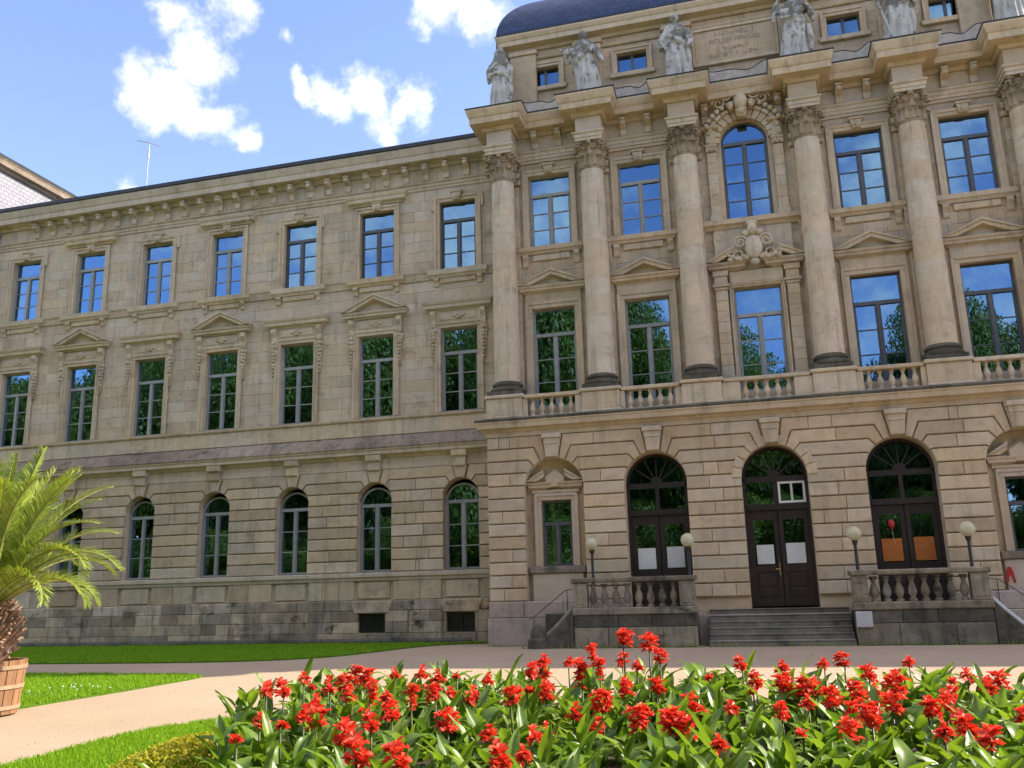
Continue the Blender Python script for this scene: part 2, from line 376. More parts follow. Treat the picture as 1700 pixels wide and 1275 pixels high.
def arc(cx, cz, r, a0, a1, n): return [(cx+r*cos(a0+(a1-a0)*k/n), cz+r*sin(a0+(a1-a0)*k/n)) for k in range(n+1)]
# ------------------------------------------------------------------ ground
GLX = -8.63
def sheet(name, pts, z, mat, kind='structure', parent=None):
    return MB().add([(x, y, z) for x, y in pts], [tuple(range(len(pts)))]).build(name, mat, parent, kind=kind)
sheet('ground', [(-600, -700), (600, -700), (600, 500), (-600, 500)], -.012, 'turf')
sheet('path', [(-60, -34), (45, -34), (45, 1.5), (-60, 1.5)], 0, 'gravel')
def smooth_curve(pts, n=6):
    out = []
    for i in range(len(pts)-1):
        p0, p1, p2, p3 = (Vector(pts[max(i-1, 0)]), Vector(pts[i]), Vector(pts[i+1]), Vector(pts[min(i+2, len(pts)-1)]))
        for k in range(n):
            t = k/n; q = .5*((2*p1)+(p2-p0)*t+(2*p0-5*p1+4*p2-p3)*t*t+(3*p1-p0-3*p2+p3)*t**3); out.append((q.x, q.y))
    return out+[tuple(pts[-1])]
FAR = smooth_curve([(-34, -8.6), (-28, -8.5), (-21, -8.25), (-16, -8.1), (-13.5, -7.45), (-12.2, -6.2), (-11.6, -4.1), (-11.05, -1.9), (-10.2, -.8), (-9.0, -.45)])
FAR = FAR+[(-8.9, -.12), (-34, -.12)]
MID = [(-40, -11.75)]+smooth_curve([(-17.9, -11.6), (-14.5, -11.7), (-12.75, -12.05), (-12.42, -12.6), (-12.35, -14), (-12.32, -15.5), (-12.35, -16.8), (-12.3, -19), (-12.3, -22)])+[(-12.3, -30), (-40, -30)]
bc = Vector((.6, -22.9))
FRONT = [(-8.0, -33.9)]+smooth_curve([(-8.1, -25), (-8.1, -22.2), (-8.2, -21.0), (-8.2, -20.0), (-7.95, -19.25), (-7.4, -18.55), (-6.3, -17.9), (-4.5, -17.5), (-1, -17.3), (3, -17.3), (7, -17.6), (9, -18.6), (9.6, -20.5)])+[(9.6, -33.9)]
def inside(pts, x, y):
    c = False; n = len(pts)
    for i in range(n):
        (x1, y1), (x2, y2) = pts[i], pts[i-1]
        if (y1 > y) != (y2 > y) and x < (x2-x1)*(y-y1)/(y2-y1)+x1: c = not c
    return c
BED = [(-6.55+.2*sin(k), 0) for k in range(0)]
BED = smooth_curve([(-4.2, -24.6), (-5.3, -22.6), (-6.2, -21.0), (-6.7, -19.6), (-6.0, -18.5), (-4, -18.0), (0, -17.85), (4, -17.95), (7, -18.3), (8.4, -19.5), (8.7, -21.5), (8.4, -24.5), (5, -26.6), (-2, -26.6), (-3.6, -26.0), (-4.2, -24.6)])[:-1]
for pts in (FAR, MID, FRONT):
    m = MB(); n = len(pts); m.add([(x, y, .035) for x, y in pts]+[(x, y, -.005) for x, y in pts], [tuple(range(n))]+[(i, n+i, n+(i+1) % n, (i+1) % n) for i in range(n)])
    m.build('lawn', 'turf', kind='structure')
m = MB(); n = len(BED)
m.add([(x, y, .041) for x, y in BED]+[(bc.x+(x-bc.x)*.9, bc.y+(y-bc.y)*.9, .10) for x, y in BED], [(i, (i+1) % n, n+(i+1) % n, n+i) for i in range(n)]+[tuple(range(n, 2*n))])
m.build('flower_bed_soil', 'soil', kind='structure')
def blades(name, poly, count, box, h, w, skip=None, near=None):
    vs, fs = [], []; R = random.Random(hash(name) % 1000 if False else len(name)*7); k = 0
    while k < count:
        x = R.uniform(box[0], box[1]); y = R.uniform(box[2], box[3])
        if not inside(poly, x+R.gauss(0, .035), y+R.gauss(0, .035)) or (skip and inside(skip, x, y)): continue
        if noise.noise((x*.9, y*.9, 3.1)) > .38 and R.random() < .75: continue
        k += 1; a = R.uniform(0, 2*pi); hh = h*R.uniform(.6, 1.35); lx, ly = R.gauss(0, .35)*hh, R.gauss(0, .35)*hh; ww = w*R.uniform(.7, 1.3)
        o = len(vs); dx, dy = cos(a)*ww, sin(a)*ww
        vs += [(x-dx, y-dy, .03), (x+dx, y+dy, .03), (x+lx, y+ly, .035+hh)]; fs.append((o, o+1, o+2))
    m = MB(); m.v = vs; m.f = fs
    return m.build(name, 'grass_blade', fix=False, kind='stuff')
g = blades('grass', FRONT, 42000, (-8.3, -4, -24.5, -17.2), .05, .008, BED); g['label'] = 'sunlit bright green grass of the front lawn around the flower bed'
g = blades('grass', MID, 42000, (-20, -12.2, -20, -11.5), .055, .012); g['label'] = 'bright green grass of the lawn beside the wooden tub'
g = blades('grass', FAR, 52000, (-31, -8.8, -8.7, -.1), .06, .02); g['label'] = 'shaded dark green grass along the foot of the wing'

m = MB(); R = random.Random(77)
for k in range(20):                                     # daisies in the lawn by the tub
    x, y = R.gauss(-14.0, .6), R.gauss(-15.5, .5)
    if not inside(MID, x, y): continue
    m.lathe([(.004, .03), (.004, .09), (.022, .095), (.02, .104), (0, .108)], (x, y, 0), 6)
m.build('daisies', 'white_paint', kind='stuff', label='white daisies scattered in the lawn beside the wooden tub')
m = MB()
for k in range(1500):                                    # loose pebbles on the path
    x, y = R.uniform(-12, 8), R.uniform(-22.5, -3.8)
    if inside(FRONT, x, y) or inside(MID, x, y) or inside(FAR, x, y): continue
    s = R.uniform(.004, .009); m.ball((x, y, s*.4), (s*R.uniform(.8, 1.5), s, s*.7), 5, 4)
m.build('pebbles', 'pale_plinth', kind='stuff', label='loose pebbles on the path')
m = MB()
for k in range(420):                                     # weeds along the foot of the walls
    x = R.uniform(-13.5, 7.5); y = -.2 if x < GLX else -2.16
    if x > -7.2 and x < 7.0: y = -3.44
    h = R.uniform(.04, .17); a = R.uniform(0, 6.28); m.add([(x-.012, y, 0), (x+.012, y, 0), (x+cos(a)*.05, y-R.uniform(0, .06), h)], [(0, 1, 2)])
m.build('weeds', 'grass_blade', fix=False, kind='stuff', label='small weeds along the foot of the walls')

# ------------------------------------------------------------------ the building
B = thing('university_building', 'long sandstone building with columned central pavilion and arched ground floor windows', 'building')
X1, BAY, HW = -10.252, 3.4, .738
XP = .74; PB = [XP-7.057, XP-3.724, XP, XP+3.724, XP+7.057]; PHW = .787
CX = [XP-8.69, XP-5.35, XP-2.04, XP+2.04, XP+5.35, XP+8.69]
WX = [X1-BAY*k for k in range(7)]
WL, WR = -32.3, -8.45; PL, PR = -8.45, 9.93; YP = -1.1; YG = -2.0; GL, GR = -8.63, 10.11
ZT1, ZT0, ZF1, ZF0 = 16.784, 13.968, 11.606, 8.333
PROUD = 0

def holes(mb, x0, x1, z0, z1, y0, y1, ops):
    xs = sorted({x0, x1, *[o[0] for o in ops], *[o[1] for o in ops]}); zs = sorted({z0, z1, *[o[2] for o in ops], *[o[3] for o in ops]})
    for j in range(len(zs)-1):
        run = None
        for i in range(len(xs)-1):
            cx, cz = (xs[i]+xs[i+1])/2, (zs[j]+zs[j+1])/2
            free = x0 <= cx <= x1 and z0 <= cz <= z1 and not any(o[0] < cx < o[1] and o[2] < cz < o[3] for o in ops)
            if free and run is None: run = xs[i]
            if run is not None and (not free or i == len(xs)-2):
                mb.box(run, xs[i+1] if free else xs[i], y0, y1, zs[j], zs[j+1]); run = None
def ashlar(mb, x0, x1, z0, z1, y, ops, ch=.42, ln=.95, c=.009, seed=1, proud=.02):
    R = random.Random(seed); n = max(1, round((z1-z0)/ch)); h = (z1-z0)/n
    for j in range(n):
        za, zb = z0+j*h, z0+(j+1)*h
        cuts = sorted([(o[0], o[1]) for o in ops if o[2] < zb-.03 and o[3] > za+.03]); spans = []; cur = x0
        for a, b in cuts:
            if a > cur: spans.append((cur, min(a, x1)))
            cur = max(cur, b)
        if cur < x1: spans.append((cur, x1))
        for a, b in spans:
            if b-a < .05: continue
            k = max(1, round((b-a)/(ln*R.uniform(.85, 1.2)))); ts = [0]+[(i+R.uniform(-.22, .22))/k for i in range(1, k)]+[1]
            for i in range(k):
                p = R.uniform(-.003, .003)
                mb.cbox(a+(b-a)*ts[i]+.002, a+(b-a)*ts[i+1]-.002, y+p, y+proud+.02, za+.002, zb-.002, c)

# --- interior so that the glass has dark rooms behind it
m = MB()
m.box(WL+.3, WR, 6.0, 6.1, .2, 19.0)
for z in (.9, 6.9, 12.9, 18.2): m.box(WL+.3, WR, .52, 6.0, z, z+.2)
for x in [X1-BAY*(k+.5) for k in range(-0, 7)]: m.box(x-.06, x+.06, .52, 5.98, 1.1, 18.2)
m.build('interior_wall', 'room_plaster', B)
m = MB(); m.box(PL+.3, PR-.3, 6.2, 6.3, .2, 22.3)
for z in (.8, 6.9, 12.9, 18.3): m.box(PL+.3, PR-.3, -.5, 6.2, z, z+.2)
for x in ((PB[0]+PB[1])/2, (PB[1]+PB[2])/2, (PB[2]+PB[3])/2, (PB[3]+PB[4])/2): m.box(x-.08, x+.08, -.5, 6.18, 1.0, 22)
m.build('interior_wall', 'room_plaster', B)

# --- upper walls
ops = [(x-HW, x+HW, ZT0, ZT1) for x in WX]+[(x-HW, x+HW, ZF0, ZF1) for x in WX]
m = MB(); holes(m, WL, WR+.4, 7.0, 17.45, .02, .5, ops); m.box(WL, WR+.4, .03, .5, 17.45, 19.0)
m.box(WL, WL+.4, .5, 9, 0, 19); m.build('wall', 'wall_stone', B)
ops2 = [(x-HW-.2, x+HW+.2, ZT0-.3, ZT1+.2) for x in WX]+[(x-HW-.2, x+HW+.2, ZF0, ZF1+.3) for x in WX]
m = MB(); ashlar(m, WL, WR+.05, 8.33, 13.60, 0, ops2, .43, 1.0, seed=3); ashlar(m, WL, WR+.05, 13.96, 17.42, 0, ops2, .43, 1.0, seed=5)
m.build('ashlar_stone', 'wall_stone', B, kind='stuff')
m = MB(); ashlar(m, WL, WR+.1, 7.62, 8.2, -.05, [], .6, 1.25, .008, 9, .08); m.build('ashlar_stone', 'trim_stone', B, kind='stuff')
pops = [(x-PHW, x+PHW, ZT0, ZT1) for i, x in enumerate(PB) if i != 2]+[(x-PHW, x+PHW, ZF0-.35, ZF1) for x in PB]+[(XP-.79, XP+.79, 14.04, 17.76)]
m = MB(); holes(m, PL, PR, 7.0, 19.0, YP+.02, YP+.5, pops)
m.box(PL, PL+.5, YP+.5, 8, 7, 22.2); m.box(PR-.5, PR, YP+.5, 8, 0, 22.2)
m.build('wall', 'pavilion_stone', B)
pops2 = [(x-PHW-.2, x+PHW+.2, a-.1, b+.15) for x, (a, b) in [(x, (ZT0, ZT1)) for i, x in enumerate(PB) if i != 2]+[(x, (ZF0-.5, ZF1)) for x in PB]]+[(XP-1.0, XP+1.0, 14.0, 17.9)]
m = MB(); ashlar(m, PL, PR, 7.48, 17.2, YP, pops2, .425, .9, seed=11); m.build('ashlar_stone', 'pavilion_stone', B, kind='stuff')

# --- windows
def pane(win, pts, y, tilt=.22):
    m = MB(); cx = sum(p[0] for p in pts)/len(pts); cz = sum(p[1] for p in pts)/len(pts)
    m.add([(x-cx, 0, z-cz) for x, z in pts], [tuple(range(len(pts)))])
    o = m.build('pane', 'glass', win, loc=(cx, y, cz), fix=False)
    o.rotation_euler = (radians(random.gauss(0, tilt)), 0, radians(random.gauss(0, tilt))); return o
def window(x, hw, z0, z1, y, tr=.30, rows=3, arch=False, mat='frame_paint', mull=.05, deep=.2):
    """casement window: transom light over two leaves; y is the wall face"""
    yg = y+deep; f = .07; hw -= .004; z0 += .004; z1 -= .004; m = MB(); zt = z1-(z1-z0)*tr if not arch else arch
    yo, yi = yg-.05, yg+.05
    m.box(x-hw, x-hw+f, yo, yi, z0, zt if arch else z1); m.box(x+hw-f, x+hw, yo, yi, z0, zt if arch else z1); m.box(x-hw+f, x+hw-f, yo, yi, z0, z0+f)
    if arch:
        r = hw; o = arc(x, zt, r, 0, pi, 18); i = arc(x, zt, r-f, 0, pi, 18)
        for k in range(18): m.prism([o[k], o[k+1], i[k+1], i[k]], yo, yi)
    else: m.box(x-hw+f, x+hw-f, yo, yi, z1-f, z1)
    m.box(x-hw+f, x+hw-f, yo-.03, yi, zt-.06, zt+.06)
    m.box(x-mull, x+mull, yo-.02, yi, z0+f, zt-.06)
    for s in (-1, 1):
        a, b = (x-hw+f, x-mull) if s < 0 else (x+mull, x+hw-f)
        m.box(a, a+.04, yo+.01, yi, z0+f, zt-.06); m.box(b-.04, b, yo+.01, yi, z0+f, zt-.06)
        for k in range(1, rows):
            zz = z0+f+(zt-.06-z0-f)*k/rows; m.box(a+.04, b-.04, yo+.02, yi-.02, zz-.017, zz+.017)
    w = m.build('window', mat, B)
    for s in (-1, 1):
        a, b = (x-hw+f+.04, x-mull-.04) if s < 0 else (x+mull+.04, x+hw-f-.04)
        for k in range(rows):
            za, zb = [z0+f+(zt-.06-z0-f)*q/rows for q in (k, k+1)]
            pane(w, [(a, za+.015), (b, za+.015), (b, zb-.015), (a, zb-.015)], yg)
    if arch: pane(w, [(x-hw+f, zt+.06)]+[(x+hw-f, zt+.06)]+arc(x, zt, hw-f, .1, pi-.1, 14), yg)
    else: pane(w, [(x-hw+f, zt+.06), (x+hw-f, zt+.06), (x+hw-f, z1-f), (x-hw+f, z1-f)], yg)
    return w
def curtain(win, x0, x1, z0, z1, y):
    m = MB(); n = 40; vs = []
    for i in range(n+1):
        t = i/n; vs += [(x0+(x1-x0)*t, y+.03*sin(t*9*pi)+.012*sin(t*23), z0), (x0+(x1-x0)*t, y+.03*sin(t*9*pi), z1)]
    m.add(vs, [(2*i, 2*i+2, 2*i+3, 2*i+1) for i in range(n)]); m.build('curtain', 'curtain_cloth', win, smooth=True, fix=False)
for k, x in enumerate(WX):
    w = window(x, HW, ZT0, ZT1, 0, .27, 3, mat='frame_dark' if k < 3 else 'frame_paint')
    if k == 3: curtain(w, x-.66, x-.05, ZT0+.05, ZT1-.1, .42)
    w = window(x, HW, ZF0, ZF1, 0, .30, 3)
for i, x in enumerate(PB):
    if i != 2:
        w = window(x, PHW, ZT0, ZT1, YP, .27, 3, mat='frame_dark' if i > 2 else 'frame_paint')
        if i == 0: curtain(w, x-.7, x-.1, ZT0+.05, ZT1-.15, YP+.42)
    window(x, PHW, 8.0, ZF1, YP, .27, 3, mat='frame_paint' if i < 3 else 'frame_dark')
w = window(XP, .79, 14.04, 17.76, YP, rows=4, arch=16.97, mat='frame_dark')
m = MB()                                               # stone corners beside the round head
for s in (-1, 1):
    pts = [(XP, 17.8), (XP+s*.85, 17.8), (XP+s*.85, 16.97), (XP+s*.79, 16.97)]+[(XP+s*.79*cos(a), 16.97+.79*sin(a)) for a in [pi/2*k/10 for k in range(1, 11)]]
    m.prism(pts if s < 0 else pts[::-1], YP+.015, YP+.5)
m.build('arch_spandrel', 'pavilion_stone', B)

# --- window surrounds, hoods and pediments
def surround(x, hw, z0, z1, y, w=.22, p=.07, ears=False, key=False, mat='trim_stone'):
    m = MB(); e = .1 if ears else 0
    for s in (-1, 1):
        a, b = sorted((x+s*(hw-.008), x+s*(hw+w))); m.cbox(a, b, y-p, y+.16, z0, z1-.012, .012)
        a, b = sorted((x+s*(hw+w*.62), x+s*(hw+w+.03))); m.cbox(a, b, y-p-.035, y-p+.02, z0, z1+w-.01, .01)
        if e: a, b = sorted((x+s*(hw+w+.032), x+s*(hw+w+.03+e))); m.cbox(a, b, y-p-.02, y+.03, z1-.35, z1+w, .01)
    m.cbox(x-hw-w, x+hw+w, y-p, y+.16, z1-.008, z1+w, .012)
    m.cbox(x-hw-w-e, x+hw+w+e, y-p-.037, y-p+.02, z1+w*.62, z1+w+.03, .01)
    if key:
        m.prism([(x-.13, z1+.012), (x+.13, z1+.012), (x+.2, z1+w+.12), (x-.2, z1+w+.12)], y-p-.1, y+.02, .015)
        m.ball((x, y-p-.12, z1+w*.7), (.09, .06, .1), 8, 6); m.cbox(x-.24, x+.24, y-p-.14, y+.02, z1+w+.12, z1+w+.2, .012)
    return m.build('window_surround', mat, B, smooth=25)
def rosette(m, x, y, z, r=.12):
    for k in range(7):
        a = 2*pi*k/7; m.ball((x+cos(a)*r*.62, y, z+sin(a)*r*.62), (r*.38, r*.3, r*.38), 7, 5)
    m.ball((x, y-.02, z), (r*.35,)*3, 7, 5)
HOOD = [(0, 0), (.08, 0), (.10, .06), (.22, .10), (.24, .13), (.24, .24), (.28, .28), (.31, .36), (.31, .40), (0, .44)]
def hood(x, w, z, y, name='window_hood', sc=1, mat='trim_stone'):
    m = MB(); p = [(d*sc, z+h*sc) for d, h in HOOD]; m.sweep([(x-w, y+.03), (x-w, y), (x+w, y), (x+w, y+.03)], p); return m.build(name, mat, B)
def pediment(x, w, z, apex, y, proj=.3, mat='trim_stone', broken=0):
    """triangular pediment: horizontal cornice, two raking mouldings, recessed field"""
    m = MB(); p = [(d*proj/.31, z+h*.62) for d, h in HOOD]
    if broken:
        for s in (-1, 1):
            a, b = sorted((x+s*w, x+s*broken)); m.sweep([(a, y+.03), (a, y), (b, y), (b, y+.03)], p)
    else: m.sweep([(x-w, y+.03), (x-w, y), (x+w, y), (x+w, y+.03)], p)
    zb = z+.27; W2 = w+proj; th = .2
    for s in (-1, 1):
        o0, o1 = (x+s*W2, zb+.012), (x, apex); L_ = sqrt(W2**2+(apex-zb)**2); nx, nz = s*(apex-zb)/L_, W2/L_
        i1 = (x, apex-th/nz); tt = th/nz/(apex-zb); i0 = (x+s*W2*(1-tt), zb+.012)
        if broken:
            f = broken/W2; o1 = (x+s*broken, zb+(apex-zb)*(1-f)); i1 = (x+s*broken, o1[1]-th/nz)
        poly = [o0, o1, i1, i0]; poly = poly if s < 0 else poly[::-1]
        m.prism(poly[::-1], y-proj, y+.03, .012)
        mid = [(o0[0]-s*.0, o0[1]), o1, (o1[0], o1[1]-th*.45), (o0[0]-s*W2*.07, o0[1])]
        m.prism((mid if s < 0 else mid[::-1])[::-1], y-proj-.05, y-proj+.05, .01)
    m.prism([(x-w+.1, zb), (x+w-.1, zb), (x, apex-.16)], y-.06, y+.03, 0)
    return m.build('pediment', mat, B)
def garland(x, y, z0, z1, mat='trim_stone'):
    m = MB(); m.box(x-.07, x+.07, y-.06, y+.03, z1-.02, z0+.02); n = 9; R = random.Random(int(x*100))
    for k in range(n):
        t = k/(n-1); z = z0+(z1-z0)*t; r = .125*(1-.62*t)
        for s in (-1, 0, 1): m.ball((x+s*r*.7+R.uniform(-.015, .015), y-.05-(.05 if s == 0 else 0), z+R.uniform(-.03, .03)), (r*.6, r*.6, r*.75), 7, 5)
    m.build('garland', mat, B, smooth=True)
def console(x, y, z0, z1, w=.2, d=.22, mat='trim_stone', name='bracket'):
    h = z1-z0; pr = [(0, z0), (.04, z0), (d*.45, z0+h*.12), (d*.5, z0+h*.3), (d*.35, z0+h*.42), (d*.5, z0+h*.55), (d, z0+h*.75), (d, z1), (0, z1)]
    m = MB(); m.sweep([(x-w/2, y), (x+w/2, y)], pr); return m.build(name, mat, B, smooth=20)
for k, x in enumerate(WX):
    surround(x, HW, ZT0, ZT1, 0, .2, .06, ears=(k % 2 == 0), key=True)
    if k % 2 == 1: hood(x, 1.02, 17.06, 0)
    # sill on brackets and apron
    m = MB(); m.sweep([(x-1.0, .03), (x-1.0, 0), (x+1.0, 0), (x+1.0, .03)], [(0, 13.62), (.1, 13.62), (.14, 13.7), (.2, 13.74), (.22, 13.93), (0, 13.965)]); m.cbox(x-.72, x+.72, -.07, .02, 13.42, 13.6, .012)
    m.build('window_sill', 'trim_stone', B)
    for s in (-1, 1): console(x+s*.88, 0, 13.28, 13.615, .2, .16)
    surround(x, HW, ZF0, ZF1, 0, .2, .06)
    m = MB(); m.cbox(x-1.04, x+1.04, -.075, .02, 11.84, 12.25, .012); m.cbox(x-.72, x+.72, -.1, -.05, 11.9, 12.2, .012); rosette(m, x, -.13, 12.05, .15)
    for s in (-1, 1): m.ball((x+s*.19, -.11, 12.05), (.1, .04, .06), 8, 5)
    m.build('window_frieze', 'trim_stone', B, smooth=20)
    for s in (-1, 1):
        console(x+s*1.0, -.04, 11.6, 12.25, .2, .2); garland(x+s*1.0, -.02, 11.5, 10.35)
    if k % 2 == 0: hood(x, 1.12, 12.25, -.02, sc=.95)
    else: pediment(x, 1.08, 12.27, 13.24, -.02, .3)
for i, x in enumerate(PB):
    if i != 2:
        surround(x, PHW, ZT0, ZT1, YP, .2, .06, key=True)
        m = MB(); m.sweep([(x-1.02, YP+.03), (x-1.02, YP), (x+1.02, YP), (x+1.02, YP+.03)], [(0, 13.66), (.1, 13.66), (.14, 13.74), (.2, 13.78), (.22, 13.93), (0, 13.965)])
        m.cbox(x-.7, x+.7, YP-.07, YP+.02, 13.42, 13.64, .012); m.build('window_sill', 'trim_stone', B)
        for s in (-1, 1): console(x+s*.95, YP, 13.2, 13.655, .2, .16)
        surround(x, PHW, 8.3, ZF1, YP, .22, .07); m = MB(); m.cbox(x-1.03, x+1.03, YP-.075, YP+.02, 11.85, 12.2, .012); m.build('window_frieze', 'trim_stone', B)
        pediment(x, .98, 12.16, 13.0, YP-.02, .28)
# centre bay: aedicule on pilasters, coat of arms, round-headed window
surround(XP, PHW, 8.3, ZF1, YP, .1, .05)
for s in (-1, 1):
    m = MB(); x = XP+s*1.17
    for k in range(8): m.cbox(x-.2, x+.2, YP-.16, YP+.02, 8.52+k*.375, 8.52+(k+1)*.375-.006, .012)
    m.cbox(x-.25, x+.25, YP-.22, YP+.02, 8.28, 8.516, .02); m.cbox(x-.24, x+.24, YP-.2, YP+.02, 11.52, 11.62, .02); m.cbox(x-.28, x+.28, YP-.25, YP+.02, 11.622, 11.72, .02)
    m.cbox(x-.22, x+.22, YP-.2, YP+.02, 11.722, 12.0, .015); m.cbox(x-.26, x+.26, YP-.24, YP+.02, 12.002, 12.2, .015); m.build('pilaster', 'trim_stone', B)
    m = MB(); x = XP+s*1.13
    for k in range(6): m.cbox(x-.17, x+.17, YP-.12, YP+.02, 14.25+k*.4, 14.25+(k+1)*.4-.006, .012)
    m.cbox(x-.22, x+.22, YP-.17, YP+.02, 14.02, 14.246, .02)
    for j in range(5): m.ball((x-.16+.08*j, YP-.14, 16.75+.03*(j % 2)), (.05, .05, .1), 7, 5)
    m.cbox(x-.22, x+.22, YP-.18, YP+.02, 16.85, 16.95, .02); m.cbox(x-.18, x+.18, YP-.165, YP+.02, 16.952, 17.5, .02); m.cbox(x-.3, x+.3, YP-.3, YP+.02, 17.502, 17.62, .03); m.build('pilaster', 'trim_stone', B, smooth=25)
m = MB(); m.cbox(XP-.88, XP+.88, YP-.09, YP+.02, 11.74, 12.17, .012); m.build('window_frieze', 'trim_stone', B)
pediment(XP, 1.28, 12.18, 13.32, YP-.03, .36, broken=.62)
m = MB(); m.sweep([(XP-1.42, YP+.03), (XP-1.42, YP), (XP+1.42, YP), (XP+1.42, YP+.03)], [(0, 13.7), (.12, 13.7), (.2, 13.8), (.3, 13.84), (.32, 14.0), (0, 14.015)]); m.cbox(XP-1.3, XP+1.3, YP-.1, YP+.02, 12.75, 13.698, .012)
m.build('window_sill', 'trim_stone', B)
def scroll(m, x, y, z, r, s=1, turns=1.6, th=.05, a0=0):
    pts = []; rad = []
    for k in range(22):
        t = k/21; a = a0+s*turns*2*pi*t; rr = r*(1-.8*t); pts.append((x+rr*cos(a), y-.04*t, z+rr*sin(a))); rad.append(th*(1-.5*t))
    m.tube(pts, rad, 6)
m = MB(); yy = YP-.42                                   # carved shield with scrolls and mask
m.ball((XP, yy, 12.86), (.3, .12, .42), 14, 10)
for s in (-1, 1):
    scroll(m, XP+s*.42, yy, 13.05, .24, -s, a0=0 if s < 0 else pi); scroll(m, XP+s*.5, yy+.03, 12.62, .22, s, a0=0 if s < 0 else pi); scroll(m, XP+s*.75, yy+.05, 12.72, .18, -s)
    for k in range(6): m.ball((XP+s*(.25+.11*k), yy+.02, 12.5+.05*sin(k*2)), (.1, .08, .09), 7, 5)
    m.ball((XP+s*.22, yy, 13.36), (.16, .1, .12), 8, 6)
m.ball((XP, yy-.05, 13.5), (.17, .14, .22), 10, 8); m.ball((XP, yy-.02, 13.7), (.22, .12, .1), 9, 6); m.ball((XP, yy-.18, 13.48), (.035, .05, .06), 6, 5); m.ball((XP, yy-.06, 12.3), (.16, .1, .13), 9, 6)
m.build('cartouche', 'trim_stone', B, smooth=True)
m = MB()                                               # archivolt voussoirs and crest of the round window
for k in range(13):
    a0, a1 = pi*k/13+.012, pi*(k+1)/13-.012
    m.prism(arc(XP, 16.97, .83, a0, a1, 2)[::-1]+arc(XP, 16.97, 1.16, a0, a1, 2), YP-.14, YP+.02, .015) if False else m.prism([*arc(XP, 16.97, 1.16, a0, a1, 2), *arc(XP, 16.97, .83, a1, a0, 2)], YP-.14, YP+.02, .015)
    m.prism([*arc(XP, 16.97, 1.3, a0, a1, 2), *arc(XP, 16.97, 1.165, a1, a0, 2)], YP-.24, YP+.02, .02)
m.build('archivolt', 'trim_stone', B)
m = MB(); yy = YP-.4
m.prism([(XP-.16, 17.75), (XP+.16, 17.75), (XP+.26, 18.75), (XP-.26, 18.75)], yy-.02, YP, .03); m.ball((XP, yy-.06, 18.3), (.24, .14, .3), 12, 8); m.ball((XP, yy-.02, 17.95), (.15, .12, .16), 9, 6)
for s in (-1, 1):
    scroll(m, XP+s*.45, yy, 18.55, .2, -s); scroll(m, XP+s*.75, yy+.05, 18.35, .24, s, a0=0 if s > 0 else pi); m.ball((XP+s*.36, yy, 18.2), (.13, .1, .16), 8, 6)
    for k in range(7): a = radians(80-9*k); m.ball((XP+s*1.38*cos(a), yy+.08, 16.97+1.38*sin(a)), (.1, .09, .09), 7, 5)
    m.ball((XP+s*.28, yy-.02, 18.85), (.13, .1, .11), 8, 6)
m.ball((XP, yy-.04, 18.95), (.2, .13, .14), 9, 6)
m.build('crest', 'trim_stone', B, smooth=True)

# --- wing main cornice with brackets, pavilion entablature
ARCHI = [(0, 17.4), (.04, 17.4), (.04, 17.52), (.07, 17.53), (.07, 17.64), (.13, 17.68), (.13, 17.72), (0, 17.74)]
CORN = [(0, 18.34), (.08, 18.34), (.14, 18.42), (.16, 18.5), (.5, 18.5), (.5, 18.72), (.54, 18.76), (.6, 18.92), (.62, 18.98), (.62, 19.04), (0, 19.06)]
pathW = [(WL, 4), (WL, 0), (WR+.1, 0)]
m = MB(); m.sweep(pathW, ARCHI); m.sweep(pathW, CORN); m.build('cornice', 'wall_stone', B)
m = MB(); ashlar(m, WL, WR+.1, 17.74, 18.34, 0, [], .6, .85, .008, 21); m.build('ashlar_stone', 'wall_stone', B, kind='stuff')
def modillion_mesh(h0, h1, mat):
    m = MB(); h = h1-h0
    pr = [(0, 0), (.05, 0), (.1, .06), (.1, h*.42), (.07, h*.46), (.16, h*.52), (.3, h*.62), (.34, h*.75), (.3, h*.86), (.36, h*.88), (.36, h), (0, h)]
    m.sweep([(-.11, 0), (.11, 0)], pr); m.ball((0, -.33, h*.73), (.1, .05, .09), 8, 6); return m.mesh('bracket', mat, 20)
mw = modillion_mesh(17.78, 18.42, 'wall_stone'); mp = modillion_mesh(17.78, 18.42, 'pavilion_stone')
for k in range(26):
    x = X1+.425+.85*.5*0+.85*(1-k)
    if x < WL+.1 or x > WR-.05: continue
    link('bracket', mw, B, loc=(x, 0, 17.78))
EY = YP-.05; RY = -2.05; rw = .46
pathP = [(PL, 4)]
for i, c in enumerate(CX):
    a, b = c-rw, c+rw
    if i == 0: pathP += [(PL, RY), (b, RY), (b, EY)]
    elif i == 5: pathP += [(a, EY), (a, RY), (PR, RY), (PR, 4)]
    else: pathP += [(a, EY), (a, RY), (b, RY), (b, EY)]
ARP = [(0, 17.42), (.03, 17.42), (.03, 17.53), (.06, 17.54), (.06, 17.66), (.12, 17.7), (.12, 17.75), (0, 17.77)]
iL = pathP.index((CX[2]+rw, EY)); iR = pathP.index((CX[3]-rw, EY))
for pp in (pathP[:iL+1]+[(CX[2]+rw+.12, EY)], [(CX[3]-rw-.12, EY)]+pathP[iR:]):
    m = MB(); m.sweep(pp, ARP); m.build('architrave', 'trim_stone', B)
m = MB(); m.sweep(pathP, [(d*.95 if d > .2 else d, z) for d, z in CORN]); m.build('cornice', 'trim_stone', B)
m = MB()
for i, c in enumerate(CX): m.box(max(c-rw, PL), min(c+rw, PR), RY+.004, YP+.1, 17.425, 19.0)
